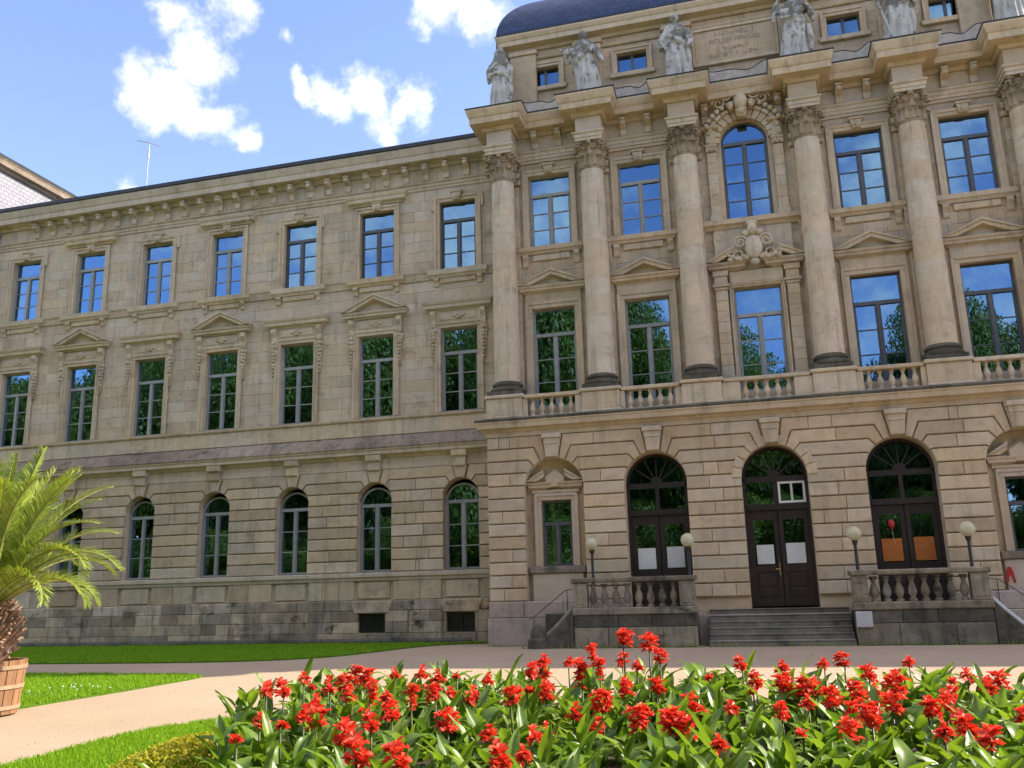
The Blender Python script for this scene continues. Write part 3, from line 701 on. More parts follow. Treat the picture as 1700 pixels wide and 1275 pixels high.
for i in range(5):
    if i != 2: m.box(CX[i]+rw, CX[i+1]-rw, EY+.004, YP+.1, 17.3, 19.0)
    else: m.box(CX[2]+rw, CX[3]-rw, EY+.004, YP+.1, 18.3, 19.0)
m.build('frieze', 'plain_panel', B)
for i in range(5):
    xs = [PB[i]-.45, PB[i]+.45] if i != 2 else [XP-1.25, XP+1.25]
    for x in xs: link('bracket', mp, B, loc=(x, EY, 17.78))
# lead-dark weathering on the cornice and wing roof
m = MB(); m.sweep(pathP, [(0, 19.064), (.6, 19.05), (.62, 19.085), (0, 19.12)]); m.build('cornice_flashing', 'roof_lead', B)
m = MB(); m.sweep(pathW, [(0, 19.07), (.6, 19.05), (.68, 19.06), (.70, 19.2), (.62, 19.24), (0, 19.3)]); m.build('gutter', 'roof_lead', B)
m = MB(); m.add([(WL-.6, -.5, 19.26), (WR+.3, -.5, 19.26), (WR+.3, 6, 21.6), (WL-.6, 6, 21.6), (WR+.3, 12, 19.2), (WL-.6, 12, 19.2)], [(0, 1, 2, 3), (3, 2, 4, 5)]); m.build('roof', 'roof_lead', B)
# right wing behind the pavilion (throws the shade on the right)
m = MB(); m.box(PR-.2, 36, 0, 12, 0, 19.0); m.build('wall', 'wall_stone', B)
m = MB(); m.sweep([(PR-.1, 0), (36, 0), (36, 6)], CORN); m.build('cornice', 'wall_stone', B)
m = MB(); m.add([(PR-.2, -.66, 19.1), (36.6, -.66, 19.1), (36.6, 6, 21.6), (PR-.2, 6, 21.6), (36.6, 12.6, 19.1), (PR-.2, 12.6, 19.1)], [(0, 1, 2, 3), (3, 2, 4, 5)]); m.build('roof', 'roof_lead', B)
m = MB(); m.box(WL, WR, 11.9, 12, 0, 19.2); m.build('wall', 'wall_stone', B)

# --- columns
def capital_mesh(r, mat):
    m = MB(); H = 1.05
    m.lathe([(r*1.02, 0), (r*1.1, .03), (r*1.1, .07), (r*1.0, .1), (r*1.0, .45), (r*1.12, .75), (r*1.3, .9)], seg=20)
    for row, (n, h, o, rr, z0) in enumerate(((8, .48, 0, 1.04, .08), (8, .78, pi/8, 1.07, .1), (8, .4, 0, 1.18, .5))):
        for k in range(n):
            a = o+2*pi*k/n; R = Matrix.Rotation(a, 3, 'Z'); vs = []; N = 6
            for j in range(N+1):
                t = j/N; rad = r*rr+.02+.05*t+.17*max(0, t-.6)**1.5*3; z = z0+h*(t if t < .85 else .85+(.85-t)*.7); w = r*(.33*(1-.45*t)+.08*sin(t*9))
                for u in (-1, -.4, 0, .4, 1): vs.append(tuple(R @ Vector((rad-.05*u*u+(.03 if u == 0 else 0), w*u, z))))
            m.add(vs, [(j*5+i, j*5+i+1, (j+1)*5+i+1, (j+1)*5+i) for j in range(N) for i in range(4)])
    for k in range(4):
        a = pi/4+k*pi/2; R = Matrix.Rotation(a, 3, 'Z')
        for s in (-1, 1):
            pts = [tuple(R @ Vector((r*1.38+.1*cos(q*2*pi*1.3)*(1-q*.7), s*.05, .8+.11*sin(q*2*pi*1.3)*(1-q*.7)))) for q in [i/13 for i in range(14)]]
            m.tube(pts, [.045*(1-.5*i/13) for i in range(14)], 5)
        R2 = Matrix.Rotation(k*pi/2, 3, 'Z'); p = R2 @ Vector((r*1.3, 0, .95)); m.ball(tuple(p), (.1, .1, .09), 7, 5)
    ab = []
    for k in range(4):
        a = pi/4+k*pi/2; c1 = Vector((cos(a), sin(a)))*r*1.72; a2 = a+pi/2; c2 = Vector((cos(a2), sin(a2)))*r*1.72
        t = (c2-c1).normalized(); ab.append(c1+t*.06)
        for q in (.25, .5, .75):
            p = c1.lerp(c2, q); ab.append(p-p.normalized()*.16*sin(pi*q))
        ab.append(c2-t*.06)
    n = len(ab); vs = [(p.x*.94, p.y*.94, .95) for p in ab]+[(p.x, p.y, 1.0) for p in ab]+[(p.x, p.y, H) for p in ab]
    m.add(vs, [tuple(range(n-1, -1, -1)), tuple(range(2*n, 3*n))]+[(k*n+i, k*n+(i+1) % n, (k+1)*n+(i+1) % n, (k+1)*n+i) for k in (0, 1) for i in range(n)])
    return m.mesh('capital', mat, 40)
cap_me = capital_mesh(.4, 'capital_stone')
def drum_profile():
    pr = []; z0, z1 = 8.82, 16.38; n = 11
    for k in range(n):
        a, b = z0+(z1-z0)*k/n, z0+(z1-z0)*(k+1)/n
        for z, d in ((a, .008), (a+.012, 0), ((a+b)/2, 0), (b-.012, 0), (b, .008)):
            t = (z-z0)/(z1-z0); pr.append((.465-.055*t**1.6-d, z))
    return pr
sh_me = MB().lathe(drum_profile(), seg=28).mesh('shaft', 'column_stone', 30)
bs = MB(); bs.box(-.6, .6, -.6, .6, 8.3, 8.45)
bs.lathe([(.58, 8.45), (.62, 8.5), (.62, 8.56), (.57, 8.6), (.5, 8.62), (.49, 8.68), (.53, 8.7), (.545, 8.74), (.52, 8.78), (.475, 8.8), (.47, 8.83)], seg=28)
bs_me = bs.mesh('column_base', 'dark_stone', 30)
for c in CX:
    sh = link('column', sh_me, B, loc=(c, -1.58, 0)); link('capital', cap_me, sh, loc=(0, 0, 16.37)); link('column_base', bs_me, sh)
    m = MB()
    for k in range(20): m.cbox(c-.5, c+.5, YP-.14, YP+.02, 8.3+k*.405, 8.3+(k+1)*.405-.006, .012)
    m.cbox(c-.55, c+.55, YP-.2, YP+.02, 16.45, 16.6, .02)
    for j in range(7): m.ball((c-.45+.15*j, YP-.17, 16.9+.12*(j % 2)), (.1, .08, .2), 7, 5)
    m.cbox(c-.6, c+.6, YP-.26, YP+.02, 17.28, 17.41, .02); m.build('pilaster', 'pavilion_stone', B, smooth=25)

# --- balcony ledge, pedestals and balustrades
m = MB(); pathG = [(GL, 4), (GL, YG), (GR, YG), (GR, 4)]
m.sweep(pathG, [(0, 6.86), (.05, 6.86), (.05, 7.0), (.1, 7.03), (.14, 7.1), (.28, 7.14), (.3, 7.28), (.33, 7.32), (.33, 7.36), (0, 7.4)]); m.build('cornice', 'trim_stone', B)
m = MB(); m.sweep(pathG, [(0, 7.404), (.34, 7.364), (.36, 7.42), (.3, 7.47), (-.6, 7.48), (-.6, 7.42)]); m.box(GL+.5, GR-.5, YG+.4, YP+.06, 7.3, 7.44); m.build('ledge', 'dark_stone', B)
balp = [(.055, 0), (.085, 0), (.085, .06), (.05, .08), (.06, .12), (.095, .2), (.1, .26), (.08, .36), (.045, .46), (.04, .5), (.065, .53), (.065, .56), (.045, .58), (.085, .6), (.085, .64)]
bal_me = MB().lathe([(r, z*.94) for r, z in balp], seg=12).mesh('baluster', 'trim_stone', 30)
for i, c in enumerate(CX):
    m = MB(); m.cbox(c-.64, c+.64, -2.2, -1.2, 7.475, 8.18, .02); m.cbox(c-.69, c+.69, -2.26, -1.2, 8.182, 8.3, .025); m.cbox(c-.67, c+.67, -2.24, -1.3, 7.472, 7.56, .02); m.build('pedestal', 'trim_stone', B)
for i, x in enumerate(PB):
    l, r = CX[i]+.64, CX[i+1]-.64; a, b = x-.83, x+.83
    m = MB()
    m.cbox(l+.002, a, -2.12, -1.86, 7.474, 8.13, .015); m.cbox(b, r-.002, -2.12, -1.86, 7.474, 8.13, .015)
    m.cbox(l+.05, r-.05, -2.16, -1.82, 8.134, 8.26, .02); m.cbox(a+.002, b-.002, -2.1, -1.88, 7.473, 7.53, .012)
    bo = m.build('balustrade', 'trim_stone', B)
    n = 5
    for k in range(n): link('baluster', bal_me, bo, loc=(a+(b-a)*(k+.5)/n, -1.99, 7.53))

# --- attic, attic windows, inscription and dome
AL, AR = XP-8.35, XP+8.35
aops = [(x-.56, x+.56, 20.42, 21.24) for i, x in enumerate(PB) if i != 2]
m = MB(); holes(m, AL, AR, 19.0, 22.1, YP+.02, YP+.4, aops); m.box(AL, AL+.4, YP+.4, 10, 19, 22.1); m.box(AR-.4, AR, YP+.4, 10, 19, 22.1); m.build('wall', 'pavilion_stone', B)
m = MB(); ashlar(m, AL, AR, 19.1, 21.6, YP, [(a-.2, b+.2, c-.15, d+.2) for a, b, c, d in aops]+[(XP-1.6, XP+1.6, 20.1, 21.6)], .42, .9, seed=31); m.build('ashlar_stone', 'pavilion_stone', B, kind='stuff')
pathA = [(AL, 9), (AL, YP), (AR, YP), (AR, 9)]
m = MB(); m.sweep(pathA, [(0, 21.62), (.05, 21.62), (.09, 21.68), (.09, 21.72), (0, 21.74)]); m.sweep(pathA, [(0, 22.0), (.08, 22.0), (.14, 22.1), (.42, 22.14), (.42, 22.32), (.46, 22.36), (.52, 22.48), (.52, 22.54), (0, 22.58)]); m.build('cornice', 'trim_stone', B)
m = MB(); m.sweep(pathA, [(0, 22.585), (.5, 22.55), (.53, 22.58), (0, 22.66)]); m.build('cornice_flashing', 'roof_lead', B)
for i, c in enumerate(CX):
    c2 = min(max(c, AL+.5), AR-.5); m = MB(); m.cbox(c2-.5, c2+.5, YP-.2, YP+.02, 19.1, 21.75, .015); m.cbox(c2-.56, c2+.56, YP-.26, YP+.02, 21.755, 21.9, .02); m.cbox(c2-.5, c2+.5, YP-.2, YP+.02, 21.902, 22.0, .01); m.build('pilaster', 'pavilion_stone', B)
for i, x in enumerate(PB):
    if i == 2: continue
    surround(x, .56, 20.42, 21.24, YP, .17, .06, mat='pavilion_stone')
    m = MB(); m.cbox(x-.85, x+.85, YP-.12, YP+.02, 20.24, 20.415, .015); m.build('window_sill', 'trim_stone', B)
    f = .06; m = MB(); y = YP+.2
    for a, b, c, d in ((x-.56, x-.5, 20.42, 21.24), (x+.5, x+.56, 20.42, 21.24), (x-.5, x+.5, 20.42, 20.48), (x-.5, x+.5, 21.18, 21.24), (x-.05, x+.05, 20.48, 21.18)): m.box(a, b, y-.04, y+.04, c, d)
    w = m.build('window', 'frame_dark', B)
    for s in (-1, 1): a, b = sorted((x+s*.05, x+s*.5)); pane(w, [(a, 20.48), (b, 20.48), (b, 21.18), (a, 21.18)], y)
# low lead-capped parapet pieces with curved tops
for i, x in enumerate(PB):
    hw = (CX[i+1]-CX[i])/2-.75; n = 24; top = [(x-hw+2*hw*k/n, 19.72-.3*sin(pi*k/n)**2+.12*sin(pi*k/n)**8-.06*sin(4*pi*k/n)) for k in range(n+1)]
    m = MB(); m.prism([(x-hw, 19.1), (x+hw, 19.1)]+top[::-1], YP-.42, YP-.2, .02); m.build('parapet', 'lead_grey', B)
    m = MB(); m.tube([(a, YP-.4, z+.02) for a, z in top], .02, 6); m.build('parapet_cap', 'roof_lead', B)
m = MB(); m.cbox(XP-1.42, XP+1.42, YP-.05, YP+.02, 20.2, 21.5, .02)
for a, b, c, d in ((-1.52, -1.42, 20.1, 21.6), (1.42, 1.52, 20.1, 21.6), (-1.42, 1.42, 21.5, 21.6), (-1.42, 1.42, 20.1, 20.2)): m.cbox(XP+a+.001, XP+b-.001, YP-.11, YP+.02, c, d-.001, .015)
pq = m.build('inscription_panel', 'pavilion_stone', B)
def worn_line(n, x, y, z, h, w, seed):
    """one line of weathered, no longer readable letter strokes"""
    R = random.Random(seed); m = MB(); t = h*.13; cw = w/n
    for k in range(n):
        x0 = x-w/2+cw*k; a = x0+cw*.16; b_ = x0+cw*.78
        for q in range(2):
            if R.random() < .8: px = (a, b_)[q]; m.box(px-t/2, px+t/2, y-.004, y+.01, z+h*R.uniform(0, .15), z+h*R.uniform(.8, 1))
        for q in (0, .48, 1):
            if R.random() < .42: m.box(a+t/2+.002, b_-t/2-.002, y-.0035, y+.01, z+q*(h-t), z+q*(h-t)+t)
    m.build('lettering', 'letter_dark', pq, kind='stuff')
for k, (n_, h_, w_) in enumerate(((8, .19, 1.4), (10, .19, 1.8), (7, .13, 1.0), (11, .16, 1.9))): worn_line(n_, XP, YP-.056, 21.2-.28*k, h_, w_, 60+k)
# curved slate dome
m = MB(); m.box(XP-9.0, XP+9.0, YP+.16, 10.05, 22.5, 22.97); m.build('dome_base', 'roof_lead', B)
m = MB(); uv = []; y0, y1 = YP+.2, 10.0; hx = 9.02; hy = (y1-y0)/2; cy = (y0+y1)/2; HD = 3.6; N = 26; rings = []
for k in range(N+1):
    t = k/N*pi/2*.93; s = cos(t); z = 22.95+HD*sin(t)
    a = hx-hy*(1-s); rings.append((a, hy*s, z))
al = [0]
for k in range(N): al.append(al[-1]+sqrt((rings[k+1][1]-rings[k][1])**2+(rings[k+1][2]-rings[k][2])**2))
me = bpy.data.meshes.new('dome_roof'); vs = []; fs = []; uvs = []
for k in range(N):
    for (sx0, sy0, sx1, sy1) in ((-1, -1, 1, -1), (1, -1, 1, 1), (1, 1, -1, 1), (-1, 1, -1, -1)):
        o = len(vs); A, Bq = rings[k], rings[k+1]
        P = [(XP+sx0*A[0], cy+sy0*A[1], A[2]), (XP+sx1*A[0], cy+sy1*A[1], A[2]), (XP+sx1*Bq[0], cy+sy1*Bq[1], Bq[2]), (XP+sx0*Bq[0], cy+sy0*Bq[1], Bq[2])]
        vs += P; fs.append((o, o+1, o+2, o+3)); ax = 0 if sy0 == sy1 else 1
        uvs += [(P[0][ax], al[k]), (P[1][ax], al[k]), (P[2][ax], al[k+1]), (P[3][ax], al[k+1])]
o = len(vs); A = rings[-1]; vs += [(XP-A[0], cy-A[1], A[2]), (XP+A[0], cy-A[1], A[2]), (XP+A[0], cy+A[1], A[2]), (XP-A[0], cy+A[1], A[2])]; fs.append((o, o+1, o+2, o+3)); uvs += [(0, 0)]*4
me.from_pydata(vs, [], fs); u = me.uv_layers.new(name='UVMap'); u.data.foreach_set('uv', [c for p in uvs for c in p]); me.materials.append(MATS['slate']); link('dome_roof', me, B)
# ------------------------------------------------------------------ rusticated ground floor
def edge_up(cx, s, r, zs, za, zb, ta, tb):
    """outline of a course where it meets the arch on side s, from joint za (angle ta) up to joint zb (angle tb)"""
    pts = []
    if ta is None:
        pts.append((cx+s*r, za))
        if tb is None: return pts+[(cx+s*r, zb)]
        pts.append((cx+s*r, zs)); a0 = 0
    else:
        ra = (za-zs)/sin(ta)
        if ra > r+.02: pts.append((cx+s*ra*cos(ta), za))
        pts.append((cx+s*r*cos(ta), zs+r*sin(ta))); a0 = ta
    n = 4
    pts += [(cx+s*r*cos(a0+(tb-a0)*k/n), zs+r*sin(a0+(tb-a0)*k/n)) for k in range(1, n+1)]
    rb = (zb-zs)/sin(tb)
    if rb > r+.02: pts.append((cx+s*rb*cos(tb), zb))
    return pts
STONES = []
def rustic(x0, x1, arches, r, zs, joints, angs, yf, yb, mat, seed, c=.05, ln=1.0):
    """joints: course heights; angs: {joint index: angle}; arches sorted left to right"""
    R = random.Random(seed)
    for j in range(len(joints)-1):
        za, zb = joints[j], joints[j+1]; ta, tb = angs.get(j), angs.get(j+1)
        for i in range(len(arches)+1):
            Lp = edge_up(arches[i-1], 1, r, zs, za, zb, ta, tb) if i > 0 else [(x0, za), (x0, zb)]
            Rp = edge_up(arches[i], -1, r, zs, za, zb, ta, tb) if i < len(arches) else [(x1, za), (x1, zb)]
            lo = max(p[0] for p in Lp)+.16; hi = min(p[0] for p in Rp)-.16; cuts = []
            wd = min(p[0] for p in Rp)-max(p[0] for p in Lp)
            if hi-lo > .25:
                n = max(1, round(wd/ln)+(1 if R.random() < .25 else 0)-(1 if R.random() < .2 else 0))
                cuts = sorted(lo+(hi-lo)*min(1, max(0, (k/n+R.uniform(-.2, .2)))) for k in range(1, n))
            pc = None
            for cut in cuts+[None]:
                poly = ([(cut, za), (cut, zb)] if cut is not None else Rp)+(Lp[::-1] if pc is None else [(pc, zb), (pc, za)])
                pc = cut; STONES.append((poly, yf+R.uniform(-.006, .006), yb, mat, c))
    tk = max(angs.values()); zt = joints[-1]
    for cx in arches:                                   # keystones
        rk = (zt-zs)/sin(tk); a = [(cx+r*cos(pi-tk+(2*tk-pi)*k/3), zs+r*sin(tk+(pi-2*tk)*k/3)) for k in range(4)]
        STONES.append(([*a, (cx+rk*cos(tk), zt), (cx-rk*cos(tk), zt)], yf-.05, yb, mat, c))
WJ = [2.54+.42*k for k in range(10)]; WXs = WX[::-1]
rustic(WL, GL+.03, WXs, .685, 5.14, WJ, {7: radians(27), 8: radians(53), 9: radians(75)}, -.07, .08, 'rustic_stone', 41)
GX = [PB[0]-.04, PB[1]-.01, PB[2]-.03, PB[3]-.05, PB[4]-.03]
PJ = [1.40+.42*k for k in range(14)]
rustic(GL, GR, GX, 1.0, 5.03, PJ, {9: radians(8.5), 10: radians(31), 11: radians(50), 12: radians(66), 13: radians(79)}, YG-.03, YG+.16, 'rustic_pavilion', 43)
def shrink(poly, g, thin=.004):
    ins = inset(poly, g); n = len(poly)
    for i in range(n):
        for j in (i-1, (i+1) % n):
            if abs(poly[i][0]-poly[j][0]) < 1e-6 and abs(poly[i][1]-poly[j][1]) > .05: ins[i] = (poly[i][0]+max(-thin, min(thin, ins[i][0]-poly[i][0])), ins[i][1])
    return ins
STONES = [(shrink(p, .017), yf, yb, mat, .024) for p, yf, yb, mat, c in STONES]
def area(poly): return abs(sum(poly[i-1][0]*p[1]-p[0]*poly[i-1][1] for i, p in enumerate(poly)))/2
def shown(s):
    cx = sum(p[0] for p in s[0])/len(s[0]); return area(s[0]) if -25.2 < cx < 8.2 else 0
order = sorted(range(len(STONES)), key=lambda i: -shown(STONES[i]))
rest = {'rustic_stone': MB(), 'rustic_pavilion': MB()}
for k, i in enumerate(order):
    poly, yf, yb, mat, c = STONES[i]
    if k < 300: MB().prism(poly, yf, yb, c, .008).build('stone', mat, B)
    else: rest[mat].prism(poly, yf, yb, c, .008)
for mat, mb in rest.items():
    if mb.v: mb.build('stonework', mat, B, kind='stuff')
def spandrels(m, cx, r, zs, y0, y1):
    for s in (-1, 1):
        pts = [(cx, zs+r), (cx+s*r, zs+r), (cx+s*r, zs)]+[(cx+s*r*cos(a), zs+r*sin(a)) for a in [pi/2*k/10 for k in range(1, 11)]]
        m.prism(pts if s < 0 else pts[::-1], y0, y1)
m = MB(); gops = [(x-.685, x+.685, 2.54, 5.825) for x in WX]
bops = [(x-.56, x+.5, .42, 1.06) for x in WX[:2]]
holes(m, WL, GL+.05, 0, 7.05, .04, .5, gops+bops)
for x in WX: spandrels(m, x, .685, 5.14, .04, .5)
m.build('wall', 'rustic_stone', B)
m = MB(); holes(m, GL, GR, 0, 7.3, YG+.09, YG+.55, [(x-1.0, x+1.0, 1.0, 6.03) for x in GX])
for x in GX: spandrels(m, x, 1.0, 5.03, YG+.09, YG+.55)
m.box(GL, GL+.4, YG+.55, 6, 0, 7.3); m.build('wall', 'rustic_pavilion', B)
for k, x in enumerate(WX): window(x, .685, 2.56, 5.825, 0, rows=3, arch=5.0, deep=.3)
# wing: string course, ledge, sill band, aprons, plinth, cellar windows
pw = [(WL, 4), (WL, 0), (GL+.05, 0)]
m = MB(); m.sweep(pw, [(0, 6.32), (.06, 6.32), (.06, 6.5), (.03, 6.52), (.03, 6.72), (.08, 6.74), (.14, 6.84), (.3, 6.88), (.3, 7.0), (.34, 7.03), (.36, 7.08), (0, 7.1)]); m.build('string_course', 'wall_stone', B)
for x in WX:
    m = MB(); m.prism([(x-.24, 6.26), (x+.24, 6.26), (x+.28, 6.86), (x-.28, 6.86)], -.2, .0, .03); m.cbox(x-.3, x+.3, -.3, 0, 6.62, 6.86, .03); m.build('keystone_bracket', 'rustic_stone', B)
m = MB(); R = random.Random(5); x = WL-.3
while x < GL:
    x2 = min(x+R.uniform(1.3, 2.0), GL+.05); p = [(.36, 7.085), (.38, 7.12), (.36, 7.16), (.08, 7.56), (0, 7.62), (0, 7.1)]; m.sweep([(x, 0), (x2-.008, 0)], p); x = x2
m.build('ledge', 'ledge_stone', B, kind='stuff')
m = MB(); m.sweep(pw, [(0, 8.2), (.1, 8.2), (.13, 8.25), (.13, 8.31), (0, 8.33)]); m.build('sill_band', 'trim_stone', B)
m = MB(); m.sweep(pw, [(0, 13.6), (.05, 13.6), (.07, 13.86), (.1, 13.9), (.1, 13.95), (0, 13.96)]); m.build('sill_band', 'wall_stone', B)
m = MB(); m.sweep(pw, [(0, 2.24), (.08, 2.24), (.1, 2.34), (.16, 2.38), (.16, 2.5), (0, 2.54)]); m.build('sill_band', 'wall_stone', B)
m = MB(); ashlar(m, WL, GL+.03, 1.54, 2.24, -.06, [(x-.78, x+.78, 1.5, 2.3) for x in WX], .7, .85, .025, 51, .12); m.build('plinth_stone', 'rustic_stone', B, kind='stuff')
for x in WX: MB().cbox(x-.62, x+.62, -.03, .06, 1.6, 2.2, .02).build('window_apron', 'rustic_stone', B)
m = MB(); ashlar(m, WL, GL+.03, 1.16, 1.54, -.12, [], .38, 1.3, .03, 52, .18); m.build('plinth_stone', 'plinth_stone', B, kind='stuff')
m = MB(); ashlar(m, WL, GL+.03, 0, 1.16, -.16, bops, .4, .95, .02, 53, .22); m.build('plinth_stone', 'plinth_stone', B, kind='stuff')
m = MB(); m.sweep([(WL, 0), (-9.9, 0)], [(0, 0), (.24, 0), (.24, .12), (.18, .2), (0, .22)]); m.build('foot_course', 'dark_stone', B)
for x in WX[:2]:
    m = MB(); m.box(x-.56, x-.5, -.02, .06, .42, 1.06); m.box(x+.44, x+.5, -.02, .06, .42, 1.06); m.box(x-.5, x+.44, -.02, .06, .42, .48); m.box(x-.5, x+.44, -.02, .06, 1.0, 1.06); m.box(x-.05, x-.01, -.02, .06, .48, 1.0)
    for k in range(7): m.box(x-.44+.14*k-.01, x-.44+.14*k+.01, -.05, -.03, .44, 1.04)
    w = m.build('cellar_window', 'iron_black', B); pane(w, [(x-.5, .48), (x+.44, .48), (x+.44, 1.0), (x-.5, 1.0)], .04).data.materials[0] = MATS['unlit_void_pane']
    m = MB(); m.prism([(x-.7, 1.08), (x+.64, 1.08), (x+.8, 1.52), (x-.86, 1.52)], -.19, .02, .03); m.build('lintel', 'plinth_stone', B)
# pavilion plinth, niches with small windows, centre archivolt
m = MB(); ashlar(m, GL-.03, GR+.03, .88, 1.40, YG-.06, [(GX[1]-1, GX[3]+1, .9, 1.5)], .52, 1.2, .03, 61, .2); ashlar(m, GL-.06, GR+.06, 0, .88, YG-.12, [], .88, 1.6, .015, 62, .3); m.build('plinth_stone', 'pale_plinth', B, kind='stuff')
for i in (0, 4):
    x = GX[i]; yn = YG+.38
    m = MB(); holes(m, x-1.02, x+1.02, 1.0, 5.03, yn, yn+.3, [(x-.52, x+.52, 2.5, 4.68)]); m.prism(arc(x, 5.03, 1.02, 0, pi, 20), yn, yn+.3); m.build('niche_wall', 'rustic_pavilion', B)
    surround(x, .52, 2.5, 4.68, yn, .2, .08, mat='plain_panel')
    m = MB(); m.cbox(x-.93, x+.93, yn-.22, yn+.02, 2.28, 2.495, .02); m.build('window_sill', 'ledge_stone', B)
    m = MB(); m.cbox(x-.86, x+.86, yn-.15, yn+.02, 1.36, 2.275, .02); m.build('window_apron', 'plain_panel', B)
    m = MB(); m.cbox(x-.82, x+.82, yn-.12, yn+.02, 4.92, 5.02, .015); m.build('window_frieze', 'trim_stone', B)
    pediment(x, .74, 5.02, 5.92, yn-.02, .24, broken=.36)
    m = MB(); m.prism([(x-.3, 5.1), (x+.3, 5.1), (x+.34, 5.45), (x, 5.68), (x-.34, 5.45)], yn-.2, yn, .03); m.build('shield', 'plain_panel', B)
    w = window(x, .52, 2.5, 4.68, yn, .36, 1, mat='frame_dark', deep=.14, mull=.045)
m = MB()
for k in range(11):
    a0, a1 = pi*k/11+.008, pi*(k+1)/11-.008; m.prism([*arc(GX[2], 5.03, 1.3, a0, a1, 2), *arc(GX[2], 5.03, .995, a1, a0, 2)], YG-.07, YG+.05, .025)
m.build('archivolt', 'rustic_pavilion', B)
for x in GX:
    m = MB(); m.prism([(x-.2, 6.06), (x+.2, 6.06), (x+.28, 6.84), (x-.28, 6.84)], YG-.22, YG, .03); m.cbox(x-.31, x+.31, YG-.27, YG, 6.7, 6.855, .02); m.cbox(x-.25, x+.25, YG-.25, YG, 6.5, 6.56, .02); m.build('keystone_bracket', 'trim_stone', B)

# --- doors
def door(x, z0, kind):
    yd = YG+.5; yo, yi = yd-.06, yd+.06; zs = 5.0; r = 1.0; m = MB(); f = .1
    m.box(x-r, x-r+f, yo, yi, z0, zs); m.box(x+r-f, x+r, yo, yi, z0, zs)
    o = arc(x, zs+.03, r, 0, pi, 20); i = arc(x, zs+.03, r-f, 0, pi, 20)
    for k in range(20): m.prism([o[k], o[k+1], i[k+1], i[k]], yo, yi)
    m.box(x-r+f, x+r-f, yo-.05, yi, zs-.09, zs+.07); m.box(x-r+f, x+r-f, yo-.05, yi, 4.02, 4.2); m.box(x-.06, x+.06, yo-.02, yi, 4.2, zs-.09)
    ang = [radians(a) for a in (0, 38, 64, 90, 116, 142, 180)]; c = (x, zs+.07)
    for a in ang[1:-1]:
        dx, dz = cos(a), sin(a); w = .018; m.prism([(c[0]+dz*w+dx*.0, c[1]-dx*w), (c[0]+dx*.88+dz*w, c[1]+dz*.83-dx*w), (c[0]+dx*.88-dz*w, c[1]+dz*.83+dx*w), (c[0]-dz*w, c[1]+dx*w)], yo+.02, yi-.02)
    hub = arc(c[0], c[1], .2, 0, pi, 10); m.prism(hub, yo, yi-.01)
    d = m.build('door', 'door_paint', B)
    for a, b in zip(ang, ang[1:]): pane(d, [(c[0]+.2*cos(a), c[1]+.2*sin(a)), *[(c[0]+.88*cos(q), c[1]+.84*sin(q)) for q in (a, (a+b)/2, b)], (c[0]+.2*cos(b), c[1]+.2*sin(b))], yd)
    for s in (-1, 1):
        a, b = sorted((x+s*.06, x+s*(r-f)))
        if not (kind == 'main' and s > 0): pane(d, [(a, 4.2), (b, 4.2), (b, 4.91), (a, 4.91)], yd)
        a, b = sorted((x+s*.012, x+s*(r-f-.005))); st = .13; g0 = 2.3 if kind != 'main' else 2.32; g1 = 3.72; m = MB()
        m.box(a, a+st, yd-.035, yd+.035, z0+.02, 4.01); m.box(b-st, b, yd-.035, yd+.035, z0+.02, 4.01)
        m.box(a+st, b-st, yd-.035, yd+.035, g1, 4.01); m.box(a+st, b-st, yd-.035, yd+.035, g0-.2, g0); m.box(a+st, b-st, yd-.035, yd+.035, z0+.02, z0+.25)
        m.cbox(a+st+.001, b-st-.001, yd-.012, yd+.02, z0+.25, g0-.2, .01); m.cbox(a+st+.06, b-st-.06, yd-.03, yd, z0+.32, (z0+g0)/2-.1, .015); m.cbox(a+st+.06, b-st-.06, yd-.03, yd, (z0+g0)/2-.03, g0-.27, .015)
        lf = m.build('door_leaf', 'door_paint', d); pane(lf, [(a+st, g0), (b-st, g0), (b-st, g1), (a+st, g1)], yd, .2)
    if kind == 'main':
        h = MB(); h.box(x-.09, x-.05, yd-.07, yd-.03, 2.0, 2.4); h.tube([(x-.07, yd-.07, 2.2), (x-.07, yd-.12, 2.2), (x-.2, yd-.12, 2.19)], .014, 7); h.build('handle', 'brass', d)
        w = MB(); x0, x1, za, zb = x+.08, x+.9, 4.22, 4.9; y = yd-.05      # white casement standing open in the right-hand light
        for a, b, c_, e in ((x0, x0+.07, za, zb), (x1-.07, x1, za, zb), (x0+.07, x1-.07, za, za+.07), (x0+.07, x1-.07, zb-.07, zb), ((x0+x1)/2-.035, (x0+x1)/2+.035, za+.07, zb-.07)): w.box(a, b, y-.03, y+.03, c_, e)
        ca = w.build('open_casement', 'white_paint', d)
        for a, b in ((x0+.07, (x0+x1)/2-.035), ((x0+x1)/2+.035, x1-.07)): pane(ca, [(a, za+.07), (b, za+.07), (b, zb-.07), (a, zb-.07)], y, .3)
    return yd
yd = door(GX[1], 1.02, 'side'); door(GX[3], 1.02, 'side'); door(GX[2], 1.06, 'main')
